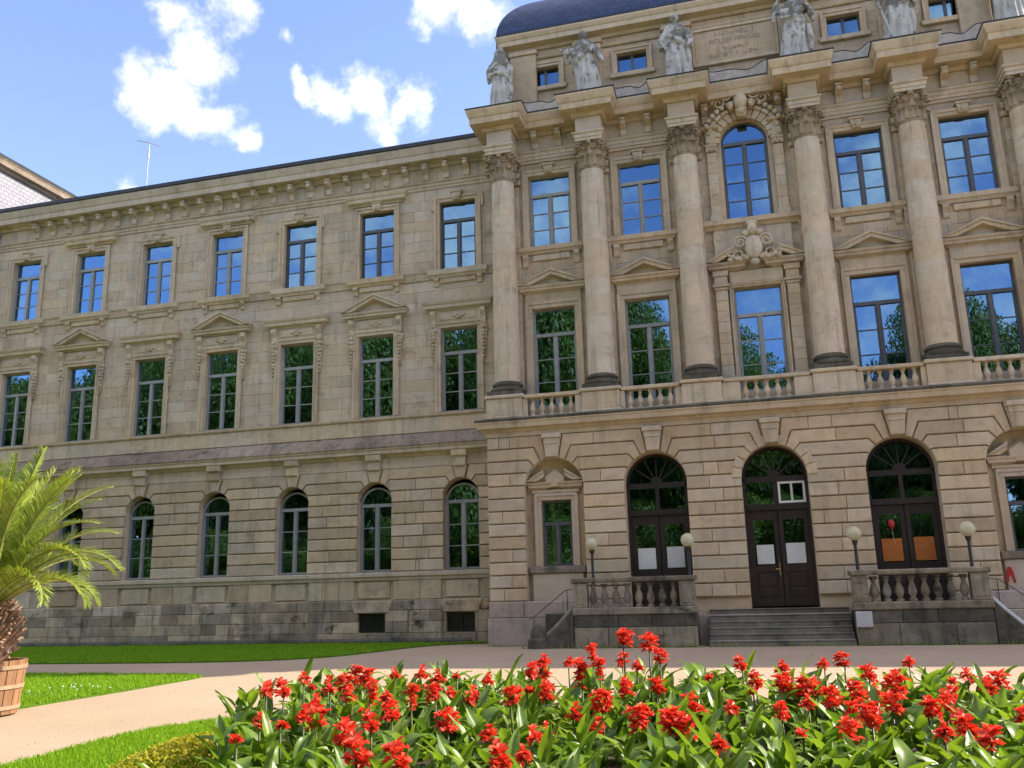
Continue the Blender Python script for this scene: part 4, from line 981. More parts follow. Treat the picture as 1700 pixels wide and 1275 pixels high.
def notice(x0, x1, z0, z1, mat, label, cat='notice', grp=None):
    m = MB(); n = 6; R = random.Random(int(x0*50)); vs = []
    for k in range(n+1):
        t = k/n; vs += [(x0+(x1-x0)*t, yd-.012-.01*sin(t*pi)*R.random(), z0), (x0+(x1-x0)*t, yd-.012, z1)]
    vs2 = [(a, b+.004, c) for a, b, c in vs]; o = len(vs)
    m.add(vs+vs2, [(2*i, 2*i+2, 2*i+3, 2*i+1) for i in range(n)]+[(o+2*i, o+2*i+1, o+2*i+3, o+2*i+2) for i in range(n)]+[(0, 1, o+1, o), (2*n, o+2*n, o+2*n+1, 2*n+1)]+[(2*i+1, 2*i+3, o+2*i+3, o+2*i+1) for i in range(n)]+[(2*i+2, 2*i, o+2*i, o+2*i+2) for i in range(n)])
    o = m.build('notice_sheet', mat, None, label=label, category=cat)
    if grp: o['group'] = grp
    return o
notice(GX[1]-.74, GX[1]-.17, 2.32, 2.98, 'paper_white', 'white sheet in the left leaf of the left glazed door')
notice(GX[1]+.19, GX[1]+.74, 2.34, 3.0, 'paper_white', 'white sheet in the right leaf of the left glazed door')
notice(GX[2]-.72, GX[2]-.2, 2.36, 2.95, 'paper_white', 'white sheet in the left leaf of the main entrance door')
notice(GX[2]+.17, GX[2]+.74, 2.36, 2.98, 'paper_white', 'white sheet in the right leaf of the main entrance door')
notice(GX[3]-.74, GX[3]-.16, 2.33, 3.0, 'orange_board', 'orange board in the left leaf of the right glazed door', 'board')
notice(GX[3]+.17, GX[3]+.74, 2.33, 3.02, 'orange_board', 'orange board in the right leaf of the right glazed door', 'board')
m = MB(); bx_, bz_ = GX[3]-.42, 3.42
m.lathe([(.006, -.2), (.02, -.19), (.008, -.175), (.045, -.13), (.085, -.05), (.098, .02), (.085, .09), (.05, .135), (.0, .15)], (bx_, yd-.12, bz_), 14); bl = m.build('balloon', 'red_paint', None, smooth=True, label='red balloon in front of the dark glass above the left orange board', category='balloon')
MB().tube([(bx_, yd-.12, bz_-.19), (bx_+.02, yd-.1, bz_-.35), (bx_+.05, yd-.05, bz_-.5), (bx_+.07, yd-.03, bz_-.62)], .006, 5).build('string', 'white_paint', bl)

# ------------------------------------------------------------------ entrance terraces and steps
bal2 = MB().lathe([(r*1.22, z*1.11) for r, z in balp], seg=12).mesh('baluster', 'terrace_stone', 30)
TF = -3.4
def terrace(x0, x1, label, side):
    t = thing('entrance_terrace', label, 'terrace', (x0, TF, 0))
    inv = Vector((-x0, -TF, 0))
    def put(m, name, mat='terrace_stone', **k):
        m.v = [(a-x0, b-TF, c) for a, b, c in m.v]; return m.build(name, mat, t, **k)
    m = MB(); m.box(x0+.02, x1-.02, TF+.03, YG-.13, 0, .98); put(m, 'terrace_core', 'dark_stone')
    R = random.Random(int(x0*10))
    for j, (za, zb) in enumerate(((.0, .6), (.6, .96))):
        n = 3; ts = [0]+[(i+R.uniform(-.2, .2))/n for i in range(1, n)]+[1]
        for i in range(n):
            m = MB(); m.cbox(x0+(x1-x0)*ts[i]+.003, x0+(x1-x0)*ts[i+1]-.003, TF-.02+R.uniform(-.008, .008), TF+.1, za+.003, zb-.003, .02); put(m, 'stone', 'terrace_stone' if j == 0 else 'dark_stone')
    m = MB(); m.cbox(x0-.04, x1+.04, TF-.06, TF+.36, .962, 1.18, .03); m.box(x0, x1, TF+.362, YG-.12, .98, 1.02); put(m, 'base_rail')
    m = MB(); m.cbox(x0-.06, x1+.06, TF-.08, TF+.36, 1.92, 2.07, .035); put(m, 'hand_rail')
    for a, b in ((x0, x0+.42), (x1-.46, x1)):
        m = MB(); m.cbox(a, b, TF-.03, TF+.32, 1.182, 1.918, .02); m.cbox(a+.07, b-.07, TF-.045, TF, 1.28, 1.82, .01); put(m, 'pedestal')
    n = 8
    for k in range(n):
        x = x0+.42+(x1-x0-.88)*(k+.5)/n; link('baluster', bal2, t, loc=(x-x0, .15, 1.18))
    # side flight with cheek wall
    s = side; xa = x0 if s < 0 else x1
    for k in range(5):
        za = .98*(5-k)/6; a, b = sorted((xa+s*(.02+.24*k), xa+s*(.26+.24*k))); m = MB(); m.box(a, b, TF+.35, YG-.15, 0, za); put(m, 'step', 'step_stone')
    top = [(xa+s*1.3*q, .92*(1-q)**1.5+.16*(1-q)+.0+.12) for q in [k/12 for k in range(13)]]
    poly = [(xa+s*.02, .0), (xa+s*1.32, .0)]+[(x+s*.02, z) for x, z in top[::-1]]
    m = MB(); m.prism(poly if s > 0 else poly[::-1], TF+.02, TF+.34, .02); put(m, 'cheek_wall', 'dark_stone')
    m = MB(); m.tube([(x+s*.02, TF+.18, z+.02) for x, z in top], .09, 8); put(m, 'coping', 'terrace_stone' if s < 0 else 'white_slab', smooth=True)
    m = MB(); m.tube([(xa+s*.1, TF+.5, 1.75), (xa+s*.35, TF+.5, 1.72), (xa+s*1.4, TF+.5, .92), (xa+s*1.55, TF+.5, .86)], .013, 7)
    for q, z in ((.3, 1.72), (1.4, .9)): m.tube([(xa+s*q, TF+.5, 0), (xa+s*q, TF+.5, z)], .012, 7)
    put(m, 'side_rail', 'iron_black'); return t, put
tl, put = terrace(-5.55, -1.88, 'mossy stone terrace with balusters in front of the left glazed door', -1)
m = MB(); m.box(-6.66, -5.57, YG-.5, YG-.15, 0, 1.0); put(m, 'rear_wall', 'dark_stone')
trr, put = terrace(2.52, 6.08, 'mossy stone terrace with balusters in front of the right glazed door', 1)
m = MB(); m.cbox(2.53, 2.96, TF-.1, TF-.02, .5, .93, .015); put(m, 'slab', 'white_slab')
m = MB(); m.lathe([(.34, 0), (.34, .26), (.28, .3), (.26, .38), (.25, .5), (.2, .62), (.1, .68), (0, .69)], (-6.72, TF+.15, 0), 18)
m.build('guard_stone', 'dark_stone', None, smooth=35, label='squat rounded guard stone beside the left terrace flight', category='guard stone')
st = thing('entrance_steps', 'worn grey stone steps leading up to the main entrance door', 'steps', (.3, TF, 0))
for k in range(6):
    m = MB(); za, zb = .172*k, .172*(k+1)-.03; ya = TF-.02+.26*k
    x0, x1 = -1.9-.3, 2.48-.3
    m.box(x0+.34, x1-.0, ya-TF+.03, YG-.1-TF+.2, za, zb); m.cbox(x0+.34, x1, ya-TF, YG-.1-TF+.2, zb+.001, zb+.03, .01); m.build('step', 'step_stone', st)
m = MB(); m.box(-1.86-.3, 2.48-.3, -.02+.26*6, YG+.5-TF, 1.0, 1.028); m.build('landing', 'step_stone', st)
# globe lamps
def lamp(x, y, label, r=.21, gz=3.12):
    t = thing('globe_lamp', label, 'lamp', (x, y, 1.02), 'globe lamps on the terraces')
    m = MB(); h = gz-r-1.02
    m.lathe([(.12, 0), (.12, .05), (.07, .08), (.05, .2), (.045, h-.12), (.06, h-.1), (.085, h-.02), (.085, h+.02), (.0, h+.02)], seg=14); m.build('post', 'iron_black', t, smooth=35)
    m = MB(); m.ball((0, 0, gz-1.02), r, 24, 16); m.build('globe', 'lamp_globe', t, smooth=True)
lamp(-5.1, -2.35, 'globe lamp on a short black post left of the left glazed door', .2, 3.14)
lamp(-2.02, -3.0, 'globe lamp on the right end of the left terrace')
lamp(2.76, -3.0, 'globe lamp on the left end of the right terrace beside the steps')
lamp(5.78, -3.0, 'globe lamp on the right end of the right terrace', .22, 3.13)
# red figure sticker on the apron right of the terrace
yy = YG+.38-.156
m = MB(); cx_, cz_ = 7.0, 1.82
m.prism([(cx_-.14, cz_-.27), (cx_-.07, cz_-.27), (cx_-.02, cz_-.02), (cx_+.03, cz_-.02), (cx_+.1, cz_-.27), (cx_+.17, cz_-.27), (cx_+.12, cz_+.12), (cx_+.05, cz_+.3), (cx_-.05, cz_+.3), (cx_-.12, cz_+.12)], yy-.01, yy)
m.v = [(cx_+(a-cx_)*.8, b, cz_+(c-cz_)*.8) for a, b, c in m.v]
m.build('red_sign', 'red_paint', None, label='small red sign below the window right of the right terrace', category='sign')
# downpipe at the far end of the wing
m = MB(); m.tube([(WL-.12, -.16, .2), (WL-.12, -.16, 18.4), (WL-.05, -.4, 18.95)], .09, 8); m.build('downpipe', 'copper_pipe', B)

# ------------------------------------------------------------------ taller block at the far left, antenna
nb_ = thing('side_building', 'taller pale block rising behind the left end of the wing', 'building', (-38, 6, 0))
def nput(m, name, mat, **k): m.v = [(a+38, b-6, c) for a, b, c in m.v]; return m.build(name, mat, nb_, **k)
m = MB(); m.box(-48, -34, .6, 16, 0, 22.4); m.box(-34, -32.35, .9, 2, 0, 18.5); nput(m, 'wall', 'pale_slate')
m = MB(); m.sweep([(-48, .6), (-34, .6), (-34, 16), (-48, 16)][::1], [(0, 22.3), (.1, 22.3), (.16, 22.42), (.34, 22.48), (.36, 22.7), (.42, 22.8), (0, 22.86)]); nput(m, 'cornice', 'ledge_stone')
m = MB(); m.sweep([(-48, .6), (-34, .6), (-34, 16), (-48, 16)], [(0, 22.87), (.43, 22.81), (.46, 22.92), (0, 23.0)]); m.add([(-48, .3, 22.95), (-33.7, .3, 22.95), (-33.7, 16.3, 22.95), (-48, 16.3, 22.95), (-45, 8, 24.2), (-37, 8, 24.2)], [(0, 1, 5, 4), (1, 2, 5), (2, 3, 4, 5), (3, 0, 4)]); nput(m, 'roof', 'roof_lead')
an = thing('antenna', 'thin roof antenna with crossbar above the wing eaves', 'antenna', (-28.7, 5, 21.0))
m = MB(); m.tube([(0, 0, 0), (0, 0, 3.9)], .03, 6); m.tube([(0, 0, 3.0), (0, 0, 3.5)], .06, 6); m.build('mast', 'metal_pale', an)
m = MB(); m.tube([(-.75, 0, 4.15), (0, 0, 3.9), (.7, 0, 3.55)], .03, 6); m.build('crossbar', 'metal_pale', an)
# ------------------------------------------------------------------ statues
def statue(x, y, label, arms, head=0.0, lean=0.0, fold=9, prop=None, seed=0, w=1.0, hood_=False, ht=1.0):
    """draped standing figure, about 2.2 m, one continuous surface; arms: list of (shoulder side, elbow, wrist) offsets"""
    m = MB(); R = random.Random(seed); seg = 40; ph = R.uniform(0, 6)
    prof = [(.0, .36, .30), (.12, .35, .29), (.3, .33, .27), (.6, .31, .25), (.9, .30, .24), (1.1, .31, .235), (1.25, .29, .22), (1.4, .25, .19), (1.5, .255, .19), (1.65, .29, .2), (1.8, .29, .18), (1.9, .22, .14), (1.96, .10, .09)]
    vs = []; 
    for (z, rx, ry) in prof:
        for k in range(seg):
            a = 2*pi*k/seg; amp = (.13 if z < 1.2 else .055)*(1 if z < 1.85 else .2)
            f = 1+amp*sin(fold*a+ph+1.6*z+lean*4)+amp*.7*sin((fold*1.7//1)*a-ph*2-2.4*z)
            knee = .07*max(0, 1-((z-.62)/.35)**2)*max(0, cos(a+pi/2-.45*(1 if seed % 2 else -1)))
            vs.append((w*rx*f*cos(a)+lean*(z-1)*.25+.03*sin(z*2.2+ph), ry*f*sin(a)-knee*1.2*(1 if sin(a) < 0 else 0), z+.16))
    n = len(prof); m.add(vs, [(i*seg+k, i*seg+(k+1) % seg, (i+1)*seg+(k+1) % seg, (i+1)*seg+k) for i in range(n-1) for k in range(seg)]+[tuple(range(seg-1, -1, -1)), tuple(range((n-1)*seg, n*seg))])
    cx = lean*.22; hx = cx+head*.05
    m.tube([(cx, 0, 1.95), (hx, -.01, 2.16)], [.085, .075], 10)
    m.ball((hx, -.03, 2.28), (.115, .135, .155), 14, 10); m.ball((hx, .04, 2.33), (.14, .14, .145), 12, 8)     # head, hair
    m.ball((hx+head*.06, -.165, 2.26), (.022, .03, .035), 6, 5); m.ball((hx, .12, 2.27), (.08, .08, .09), 8, 6)
    if hood_: m.lathe([(.3, 1.75), (.26, 1.95), (.2, 2.2), (.185, 2.35), (.1, 2.5), (0, 2.52)], (hx, .05, 0), 16)
    for s, e, h in arms:
        sh = Vector((cx+s*.26, -.01, 1.84)); e = Vector(e); h = Vector(h)
        m.tube([sh-Vector((s*.08, 0, 0)), sh, sh.lerp(e, .5), e], [.1, .105, .095, .075], 10); m.tube([e, e.lerp(h, .5), h], [.075, .062, .045], 10)
        d = (h-e).normalized(); m.ball(tuple(h+d*.06), (.05, .045, .065), 8, 6)
        m.tube([sh, sh.lerp(e, .6), e.lerp(h, .15)+Vector((0, 0, -.14)), e+Vector((0, .03, -.3))], [.11, .12, .09, .04], 8)   # sleeve drape
    pts = [(cx-.3, .05, 1.86), (cx-.16, -.2, 1.62), (cx+.1, -.25, 1.38), (cx+.31, -.06, 1.2), (cx+.33, .1, 1.1)]
    if seed % 2: pts = [(2*cx-a, b, c) for a, b, c in pts]
    m.tube(pts, [.07, .075, .085, .08, .06], 8)                     # mantle across the chest
    m.tube([(cx+.3, -.05, 1.2), (cx+.34, -.1, .8), (cx+.32, -.08, .4)], [.08, .09, .05], 8)
    if prop == 'book': m.box(cx-.42, cx-.18, -.36, -.26, 1.35, 1.65)
    if prop == 'staff': m.tube([(-.52, -.12, 1.75), (-.22, -.26, .2)], .035, 8); m.tube([(-.6, -.12, 1.62), (-.42, -.14, 1.66)], .03, 8)
    if prop == 'vessel': m.lathe([(.04, 0), (.12, .1), (.14, .2), (.06, .3), (.09, .36), (0, .36)], (-.5, -.2, 1.45), 12)
    if prop == 'wreath': m.tube([(.46+.14*cos(2*pi*k/14), -.2, 1.1+.14*sin(2*pi*k/14)) for k in range(15)], .035, 7)
    m.v = [(a*1.0, b, .16+(c-.16)*ht) for a, b, c in m.v]
    m.box(-.4, .4, -.34, .34, 0, .1); m.box(-.34, .34, -.3, .3, .09, .2)
    o = m.build('statue', 'statue_stone', None, True, loc=(x, y, 19.115), scale=1.25, label=label, category='statue'); o['group'] = 'statues on the pavilion cornice'
    r = o.modifiers.new('remesh', 'REMESH'); r.mode = 'VOXEL'; r.voxel_size = .018; r.use_smooth_shade = True
    s = o.modifiers.new('smooth', 'SMOOTH'); s.factor = .3; s.iterations = 1
    return o
SY = -1.75
statue(CX[0]+.05, SY, 'cowled weathered statue on the left corner of the cornice', [(-1, (-.36, -.05, 1.5), (-.1, -.24, 1.42)), (1, (.36, -.08, 1.5), (.1, -.25, 1.38))], fold=11, seed=2, hood_=True, w=.92, ht=.9)
statue(CX[1], SY, 'statue with one arm reaching out, second from the left corner', [(-1, (-.46, -.12, 1.62), (-.66, -.22, 1.72)), (1, (.42, -.08, 1.52), (.52, -.22, 1.22))], head=-.5, lean=-.15, fold=7, prop='vessel', seed=3, ht=.95)
statue(CX[2], SY, 'statue with both arms held low, left of the inscription panel', [(-1, (-.44, -.08, 1.5), (-.3, -.26, 1.2)), (1, (.44, -.08, 1.5), (.36, -.26, 1.22))], fold=8, seed=4, w=1.05, ht=.94)
statue(CX[3], SY, 'statue with an arm raised to the head, right of the inscription panel', [(-1, (-.54, -.1, 1.74), (-.34, -.2, 2.08)), (1, (.5, -.06, 1.6), (.3, -.26, 1.72))], head=.4, lean=.22, fold=7, prop='book', seed=5)
statue(CX[4], SY, 'statue leaning on a slanting staff beside the second right attic window', [(-1, (-.42, -.1, 1.6), (-.5, -.16, 1.66)), (1, (.44, -.06, 1.5), (.3, -.26, 1.34))], lean=.1, fold=8, prop='staff', seed=6)
statue(CX[5], SY, 'statue on the right corner of the cornice, only its foot in view', [(-1, (-.4, -.08, 1.5), (-.2, -.26, 1.4)), (1, (.42, -.08, 1.5), (.5, -.22, 1.25))], fold=9, prop='wreath', seed=8)

# ------------------------------------------------------------------ palm in a wooden tub
TX, TY = -12.42, -18.62
tub = thing('wooden_tub', 'big round wooden tub with pale hoops holding the palm', 'tub', (TX, TY, 0))
n = 22; RB, RT, TH = .64, .72, .86
sm = MB(); a = pi/n-.012; w0, w1 = tan(a)*RB, tan(a)*RT
sm.add([(RB, -w0, .03), (RB, w0, .03), (RB-.05, w0*.92, .03), (RB-.05, -w0*.92, .03), (RT, -w1, TH), (RT, w1, TH), (RT-.05, w1*.92, TH), (RT-.05, -w1*.92, TH)], [(0, 1, 5, 4), (1, 2, 6, 5), (2, 3, 7, 6), (3, 0, 4, 7), (4, 5, 6, 7), (3, 2, 1, 0)])
sme = sm.mesh('stave', 'tub_wood')
for k in range(n): link('stave', sme, tub, rot=(0, 0, 2*pi*k/n))
for z in (.1, .42, .72):
    r = RB+(RT-RB)*(z-.03)/(TH-.03)+.012; MB().lathe([(r, z), (r+.012, z+.003), (r+.016, z+.06), (r+.004, z+.063)], seg=44).build('hoop', 'tub_hoop', tub, smooth=35)
MB().lathe([(RT-.05, .74), (.3, .8), (.0, .81)], seg=24).build('soil', 'soil', tub)
MB().lathe([(.5, 0), (.5, .035), (0, .035)], seg=20).build('base', 'tub_wood', tub)
palm = thing('palm_tree', 'feathery potted palm with arching fronds at the left edge', 'palm', (TX, TY, .78))
trp = [(.3, 0), (.44, .12), (.49, .35), (.47, .6), (.36, .85), (.22, 1.05), (0, 1.1)]
MB().lathe(trp, seg=20).build('trunk', 'palm_boot', palm, smooth=True)
m = MB(); R = random.Random(3)
for k in range(330):
    z = .04+.9*(k/330); r = .3+.2*sin(min(1, z/.45)*pi/2) if z < .6 else .5-(z-.6)*.5
    a = k*2.39996; ln = R.uniform(.1, .2); el = radians(R.uniform(15, 60)); d = Vector((cos(a)*cos(el), sin(a)*cos(el), sin(el))); t = Vector((-sin(a), cos(a), 0)); p = Vector((cos(a)*(r-.06), sin(a)*(r-.06), z)); u = t.cross(d)
    w = R.uniform(.022, .036); q = p+d*(ln+.08)
    m.add([p-t*w-u*.02, p+t*w-u*.02, p+t*w+u*.03, p-t*w+u*.03, q-t*w*.75-u*.015, q+t*w*.75-u*.015, q+t*w*.7+u*.02, q-t*w*.7+u*.02], [(0, 1, 5, 4), (1, 2, 6, 5), (2, 3, 7, 6), (3, 0, 4, 7), (4, 5, 6, 7)])
m.build('leaf_base', 'palm_boot', palm, kind='stuff')
def frond_meshes(L_, el, bend, seed):
    """rachis and leaflets of one frond growing along +X from the origin"""
    R = random.Random(seed); N = 26; P = [Vector((0, 0, 0))]; e = el
    for k in range(N):
        t = k/N; e -= bend*(t**1.3)*2.3/N; P.append(P[-1]+Vector((cos(e), 0, sin(e)))*L_/N)
    rm = MB().tube(P, [.028*(1-.85*(i/N))+.004 for i in range(N+1)], 6).mesh('frond', 'palm_rachis', True)
    m = MB(); nl = 96
    for s in (-1, 1):
        for k in range(nl):
            t = .1+.9*(k+R.uniform(-.3, .3))/nl; t = min(.995, max(.08, t)); i = min(N-1, int(t*N)); fr_ = t*N-i
            p = P[i].lerp(P[i+1], fr_); tg = (P[i+1]-P[i]).normalized(); nrm = Vector((-tg.z, 0, tg.x)); side = Vector((0, s, 0))
            ll = .5*(sin(min(1, t*2.2)*pi/2)*(1-.72*max(0, t-.45)/.55))*R.uniform(.85, 1.1)
            fw_ = radians(R.uniform(30, 46)-12*t); d = (tg*sin(pi/2-fw_*1.35)+side*cos(pi/2-fw_*1.35)*1.0+nrm*R.uniform(.22, .5)).normalized()
            wv = d.cross(nrm).normalized()*.010; mid = p+d*ll*.55; tip = p+d*ll+Vector((0, 0, -.16*ll*R.uniform(.3, 1.4)))
            m.add([p-wv*.7, p+wv*.7, mid+wv, mid-wv, tip], [(0, 1, 2, 3), (3, 2, 4)])
    return rm, m.mesh('leaflets', 'palm_leaflet', fix=False)
FR = [frond_meshes(*a) for a in ((2.7, radians(84), .35, 1), (2.8, radians(76), .6, 2), (2.75, radians(67), .9, 3), (2.5, radians(58), 1.3, 4), (2.3, radians(46), 1.8, 5), (2.0, radians(34), 2.0, 6))]
CR = 0.26                                                # camera-right azimuth
spec = [(1, CR+.05), (1, CR-.25), (2, CR+.3), (3, CR-.05), (4, CR+.12), (4, CR-.35), (3, CR+.5), (5, CR+.25), (2, CR-.55), (0, CR), (0, CR+2), (0, CR-2), (5, CR-.15)]
for k in range(46): spec.append((R.choice((0, 0, 1, 1, 1, 2, 2, 3, 3, 4, 5)), CR+.6+k*(2*pi-1.0)/46+R.uniform(-.1, .1)))
for v, a in spec:
    f = link('frond', FR[v][0], palm, loc=(cos(a)*.14, sin(a)*.14, .88+R.uniform(-.06, .1)), rot=(R.uniform(-.25, .25), 0, a), scale=R.uniform(.9, 1.06)); link('leaflets', FR[v][1], f, kind='stuff')

# ------------------------------------------------------------------ canna bed
def canna_leaf(L_, Wd, bend, seed, fold=.35):
    R = random.Random(seed); N = 8; vs = []; e = radians(78); p = Vector((0, 0, 0))
    for k in range(N+1):
        t = k/N; w = Wd*(sin(pi*min(1, t*.93+.07)**.8)**.85)*.5 if k < N else .002
        nrm = Vector((-sin(e), 0, cos(e)))
        for u in (-1, -.5, 0, .5, 1): vs.append(tuple(p+Vector((0, u*w, 0))+nrm*(abs(u)*w*fold+.012*sin(9*t+u*3+seed)*abs(u))))
        e -= bend/N; p = p+Vector((cos(e), 0, sin(e)))*L_/N
    m = MB().add(vs, [(k*5+i, k*5+i+1, (k+1)*5+i+1, (k+1)*5+i) for k in range(N) for i in range(4)])
    return m.mesh('leaf', 'canna_leaf', True, fix=False)
LEAF = [canna_leaf(.46, .15, .7, 1), canna_leaf(.42, .17, 1.2, 2), canna_leaf(.5, .14, .45, 3, .5), canna_leaf(.38, .16, 1.6, 4, .25), canna_leaf(.34, .12, .9, 5, .6), canna_leaf(.44, .19, 1.4, 6, .2)]
def bloom(seed, n, hgt, rad):
    R = random.Random(seed); m = MB()
    for k in range(n):
        z = hgt*R.random()**.8; a = R.uniform(0, 2*pi); r0 = rad*R.uniform(.1, .45); c = Vector((cos(a)*r0, sin(a)*r0, z-.02))
        for j in range(R.randint(4, 5)):
            b = R.uniform(0, 2*pi); el = radians(R.uniform(-15, 75)); d = Vector((cos(b)*cos(el), sin(b)*cos(el), sin(el))); t = d.cross(Vector((0, 0, 1))).normalized(); u = t.cross(d)
            ln = R.uniform(.042, .07); w = R.uniform(.015, .026)
            m.add([c, c+d*ln*.45-t*w+u*.012, c+d*ln*.85-t*w*.8-u*.004, c+d*ln-u*.018, c+d*ln*.85+t*w*.8-u*.004, c+d*ln*.45+t*w+u*.012, c+d*ln*.55-u*.008], [(0, 1, 6), (1, 2, 6), (2, 3, 6), (3, 4, 6), (4, 5, 6), (5, 0, 6)])
    return m.mesh('flower', 'canna_petal', fix=False)
BLOOM = [bloom(1, 14, .12, .15), bloom(2, 20, .16, .17), bloom(3, 9, .1, .11), bloom(4, 24, .2, .18), bloom(5, 5, .06, .07), bloom(6, 17, .24, .12)]
stem_me = MB().lathe([(.013, 0), (.011, .5), (.007, 1), (0, 1.001)], seg=6).mesh('stem', 'canna_stem', True)
PIX = [(444,1144,2),(470,1142,0),(518,1135,4),(522,1165,2),(529,1191,0),(433,1193,2),(391,1219,4),(591,1133,5),(578,1152,2),(617,1162,5),(641,1154,2),(657,1115,2),(649,1186,1),(685,1168,5),(699,1115,2),(728,1123,2),(721,1155,3),(750,1148,2),(742,1203,1),(572,1226,1),(595,1248,0),(660,1255,0),(756,1117,4),
(809,1125,2),(902,1097,2),(882,1112,0),(902,1115,2),(906,1153,1),(945,1097,2),(965,1133,5),(983,1099,5),(996,1120,5),(910,1209,2),(811,1214,2),(832,1255,0),(870,1250,2),(954,1181,2),(1001,1174,3),(1036,1064,3),(1033,1093,0),(1058,1104,2),(1077,1072,1),(1096,1093,1),(1091,1135,0),(1065,1202,3),(1115,1205,3),(1147,1164,0),(1165,1182,2),(1215,1173,2),(1194,1231,2),(1229,1100,0),(1178,1119,4),
(1255,1128,0),(1300,1107,2),(1302,1141,3),(1337,1138,0),(1356,1133,2),(1300,1186,1),(1366,1100,2),(1398,1099,1),(1382,1165,1),(1419,1149,3),(1442,1117,0),(1451,1145,2),(1409,1219,1),(1446,1194,3),(1414,1178,0),(1488,1146,1),(1483,1173,1),(1508,1096,2),(1487,1112,4),(1578,1149,0),(1607,1120,2),(1639,1121,4),(1659,1127,0),(1546,1181,3),(1570,1173,1),(1606,1205,0),(1568,1210,2),(1591,1189,2),(1580,1123,4),(1697,1189,0)]
R = random.Random(12)
def canna(x, y, h, fl, label, nl):
    t = thing('canna_plant', label, 'canna', (x, y, .08), 'cannas in the flower bed', R.uniform(0, 6.28))
    if fl is not None:
        link('stem', stem_me, t, scale=(1.1, 1.1, h), rot=(R.uniform(-.04, .04), R.uniform(-.04, .04), 0)); link('flower', BLOOM[fl], t, loc=(0, 0, h-.06), rot=(0, 0, R.uniform(0, 6)), scale=R.uniform(.98, 1.28))
    for k in range(nl):
        q = k/nl; link('leaf', LEAF[R.randrange(6)], t, loc=(0, 0, (h-.25 if fl is not None else h*.8)*q*.8), rot=(R.uniform(-.25, .25), R.uniform(-.1, .35), k*2.4+R.uniform(-.5, .5)), scale=R.uniform(.78, 1.12)*(1-.28*q))
ORD = 'first second third fourth fifth sixth seventh eighth ninth tenth eleventh twelfth thirteenth fourteenth fifteenth sixteenth seventeenth eighteenth nineteenth twentieth'.split()
ORD += ['twenty-'+o for o in ORD[:9]]+['thirtieth']+['thirty-'+o for o in ORD[:9]]+['fortieth']+['forty-'+o for o in ORD[:9]]+['fiftieth']+['fifty-'+o for o in ORD[:9]]
RX = random.Random(31)
PIX += [(RX.uniform(430, 1690), RX.uniform(1118, 1225), RX.choice((0, 2, 1, 4, 2))) for _ in range(30)]
num = {}
for u, v, fl in sorted(PIX):
    d = fw+rt*(u-850)/1479.01+up*(637.5-v)/1479.01; D = 12.2-(v-1090)*.034+R.uniform(-.35, .35)
    if v < 1080: D = 10.6
    D = max(6.6, min(12.6, D)); t = D/sqrt(d.x**2+d.y**2); p = CAMP+d*t; h = min(1.3, max(.3, p.z-.08))
    row = 'standing high above the rest' if v < 1080 else ('of the far row of the bed' if v < 1130 else ('of the middle row of the bed' if v < 1190 else 'of the low near row of the bed'))
    num[row] = num.get(row, -1)+1
    canna(p.x, p.y, h, fl, 'red flowering canna '+row+', '+ORD[num[row]]+' from the left', 6)
def inframe(x, y):
    v = Vector((x, y, .4))-CAMP; z = v.dot(fw); return z > 1 and -30 < 850+1479*v.dot(rt)/z < 1740 and 637.5-1479*v.dot(up)/z < 1330
k = 0; LD = [([v.co.copy() for v in me.vertices], [tuple(p.vertices) for p in me.polygons]) for me in LEAF]; bulk = MB(); NL = 300-len(PIX)
while k < 330:
    x, y = R.uniform(-6.6, 7.6), R.uniform(-25.6, -18.1)
    if not inside(BED, x, y) or not inframe(x, y): continue
    k += 1; dist = sqrt(x*x+(y+30.985)**2); hm = (.55+.34*min(1, max(0, (dist-6.5)/5)))*R.uniform(.8, 1.1)
    if k <= NL: canna(x, y, hm, None, 'leafy green canna without flowers filling the bed', 7); continue
    for q in range(6):                                   # low filler foliage between the plants
        vs, fs = LD[R.randrange(6)]; M = Matrix.Translation((x, y, .08+hm*.5*q/6)) @ Matrix.Rotation(q*2.4+R.uniform(-.5, .5), 4, 'Z') @ Matrix.Rotation(R.uniform(-.1, .4), 4, 'Y') @ Matrix.Scale(R.uniform(.75, 1.05), 4)
        bulk.add([M @ v for v in vs], fs)
bulk.build('canna_foliage', 'canna_leaf', None, True, fix=False, kind='stuff', label='low canna foliage filling the gaps of the flower bed')
# yellow-green ground cover at the bed's left end
m = MB(); R = random.Random(9)
for k in range(5200):
    x, y = R.gauss(-6.1, .4), R.gauss(-21.9, .6)
    if (x+6.1)**2/.4+(y+21.9)**2/1.7 > 1: continue
    z = .05+R.random()**.6*(.24*max(.2, 1-((x+6.1)**2/.4+(y+21.9)**2/1.7))); a = R.uniform(0, 6.28); ln = R.uniform(.03, .06); d = Vector((cos(a), sin(a), R.uniform(.2, 1.1))).normalized(); t = d.cross(Vector((0, 0, 1))).normalized()*ln*.3; c = Vector((x, y, z))
    m.add([c, c+d*ln*.5-t, c+d*ln, c+d*ln*.5+t], [(0, 1, 2, 3)])
m.build('ground_cover', 'spurge', fix=False, kind='stuff', label='low yellow-green ground cover at the left end of the bed')

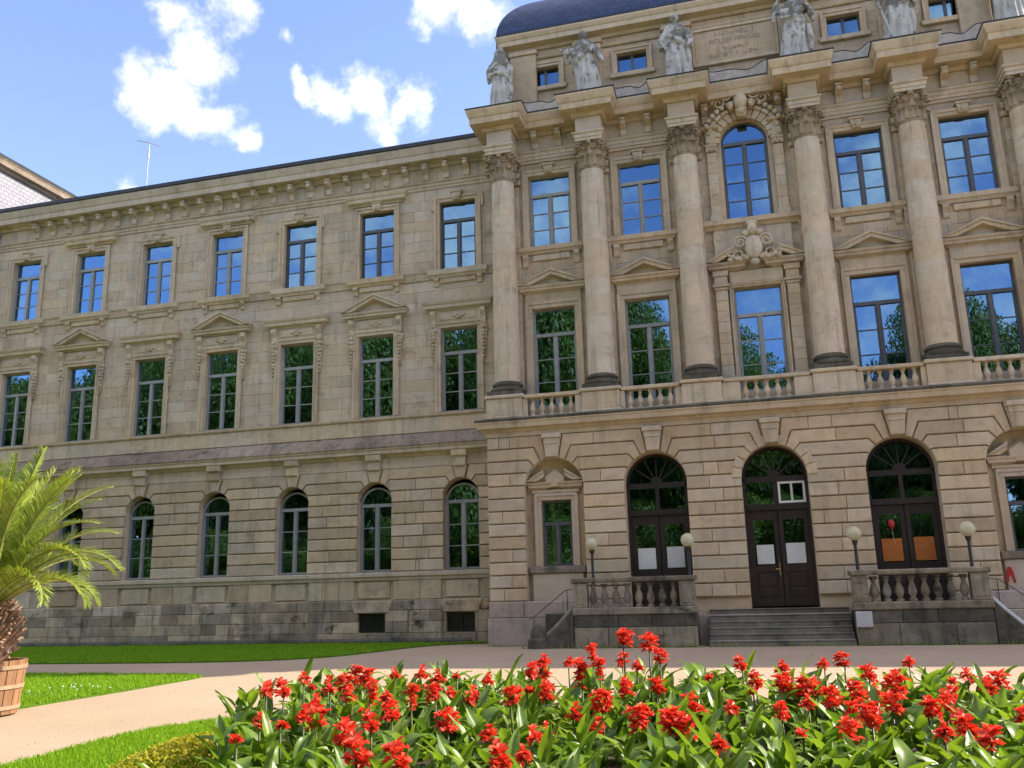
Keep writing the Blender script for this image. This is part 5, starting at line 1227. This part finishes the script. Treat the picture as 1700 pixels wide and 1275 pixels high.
# ------------------------------------------------------------------ park trees behind the photographer (seen in the window glass)
def crown_mesh(seed, n=65000):
    R = random.Random(seed); m = MB(); lob = [(Vector((R.gauss(0, .36), R.gauss(0, .36), R.uniform(-.55, .75))), R.uniform(.28, .5)) for _ in range(16)]
    for k in range(n):
        c, r = R.choice(lob); d = Vector((R.gauss(0, 1), R.gauss(0, 1), R.gauss(0, 1))).normalized(); p = c+d*r*R.random()**.35
        u = Vector((R.gauss(0, 1), R.gauss(0, 1), R.gauss(0, 1))).normalized(); v = u.cross(d)
        if v.length < .1: continue
        v.normalize(); s = R.uniform(.012, .023); m.add([p-u*s, p+v*s*.7, p+u*s, p-v*s*.7], [(0, 1, 2, 3)])
    return m.mesh('crown', 'tree_leaf', fix=False)
CRN = [crown_mesh(s) for s in (1, 2, 3)]
tk_ = MB().tube([(0, 0, 0), (.1, 0, 3), (-.1, .1, 7), (.2, 0, 11)], [.55, .4, .32, .15], 10)
for a in range(5): tk_.tube([(0, 0, 5+a), (cos(a*2.4)*1.5, sin(a*2.4)*1.5, 8+a), (cos(a*2.4)*3, sin(a*2.4)*3, 11+a)], [.2, .14, .05], 7)
tkm = tk_.mesh('trunk', 'bark', True)
R = random.Random(21)
for k in range(27):
    x = -92+k*5.4+R.uniform(-1.5, 1.5); y = -48+R.uniform(-5, 4); H = R.uniform(26.5, 30.5) if x < -12 else R.uniform(21, 23.5)
    t = thing('park_tree', 'broad green park tree reflected in the window panes', 'tree', (x, y, 0), 'park trees opposite the building', R.uniform(0, 6))
    link('trunk', tkm, t, scale=(1, 1, H/20)); link('crown', CRN[k % 3], t, loc=(0, 0, H*.52), scale=(H*.27, H*.27, H*.47))
for k in range(44):
    x = -90+k*3.2+R.uniform(-1, 1); t = thing('park_shrub', 'dense green shrub below the park trees', 'shrub', (x, -43+R.uniform(-1.5, 1.5), 0), 'shrubs below the park trees', R.uniform(0, 6)); s = R.uniform(3.6, 5)
    link('foliage', CRN[k % 3], t, loc=(0, 0, s*.8), scale=(s*1.1, s*1.1, s)); link('stem', tkm, t, scale=(.25, .25, .2))
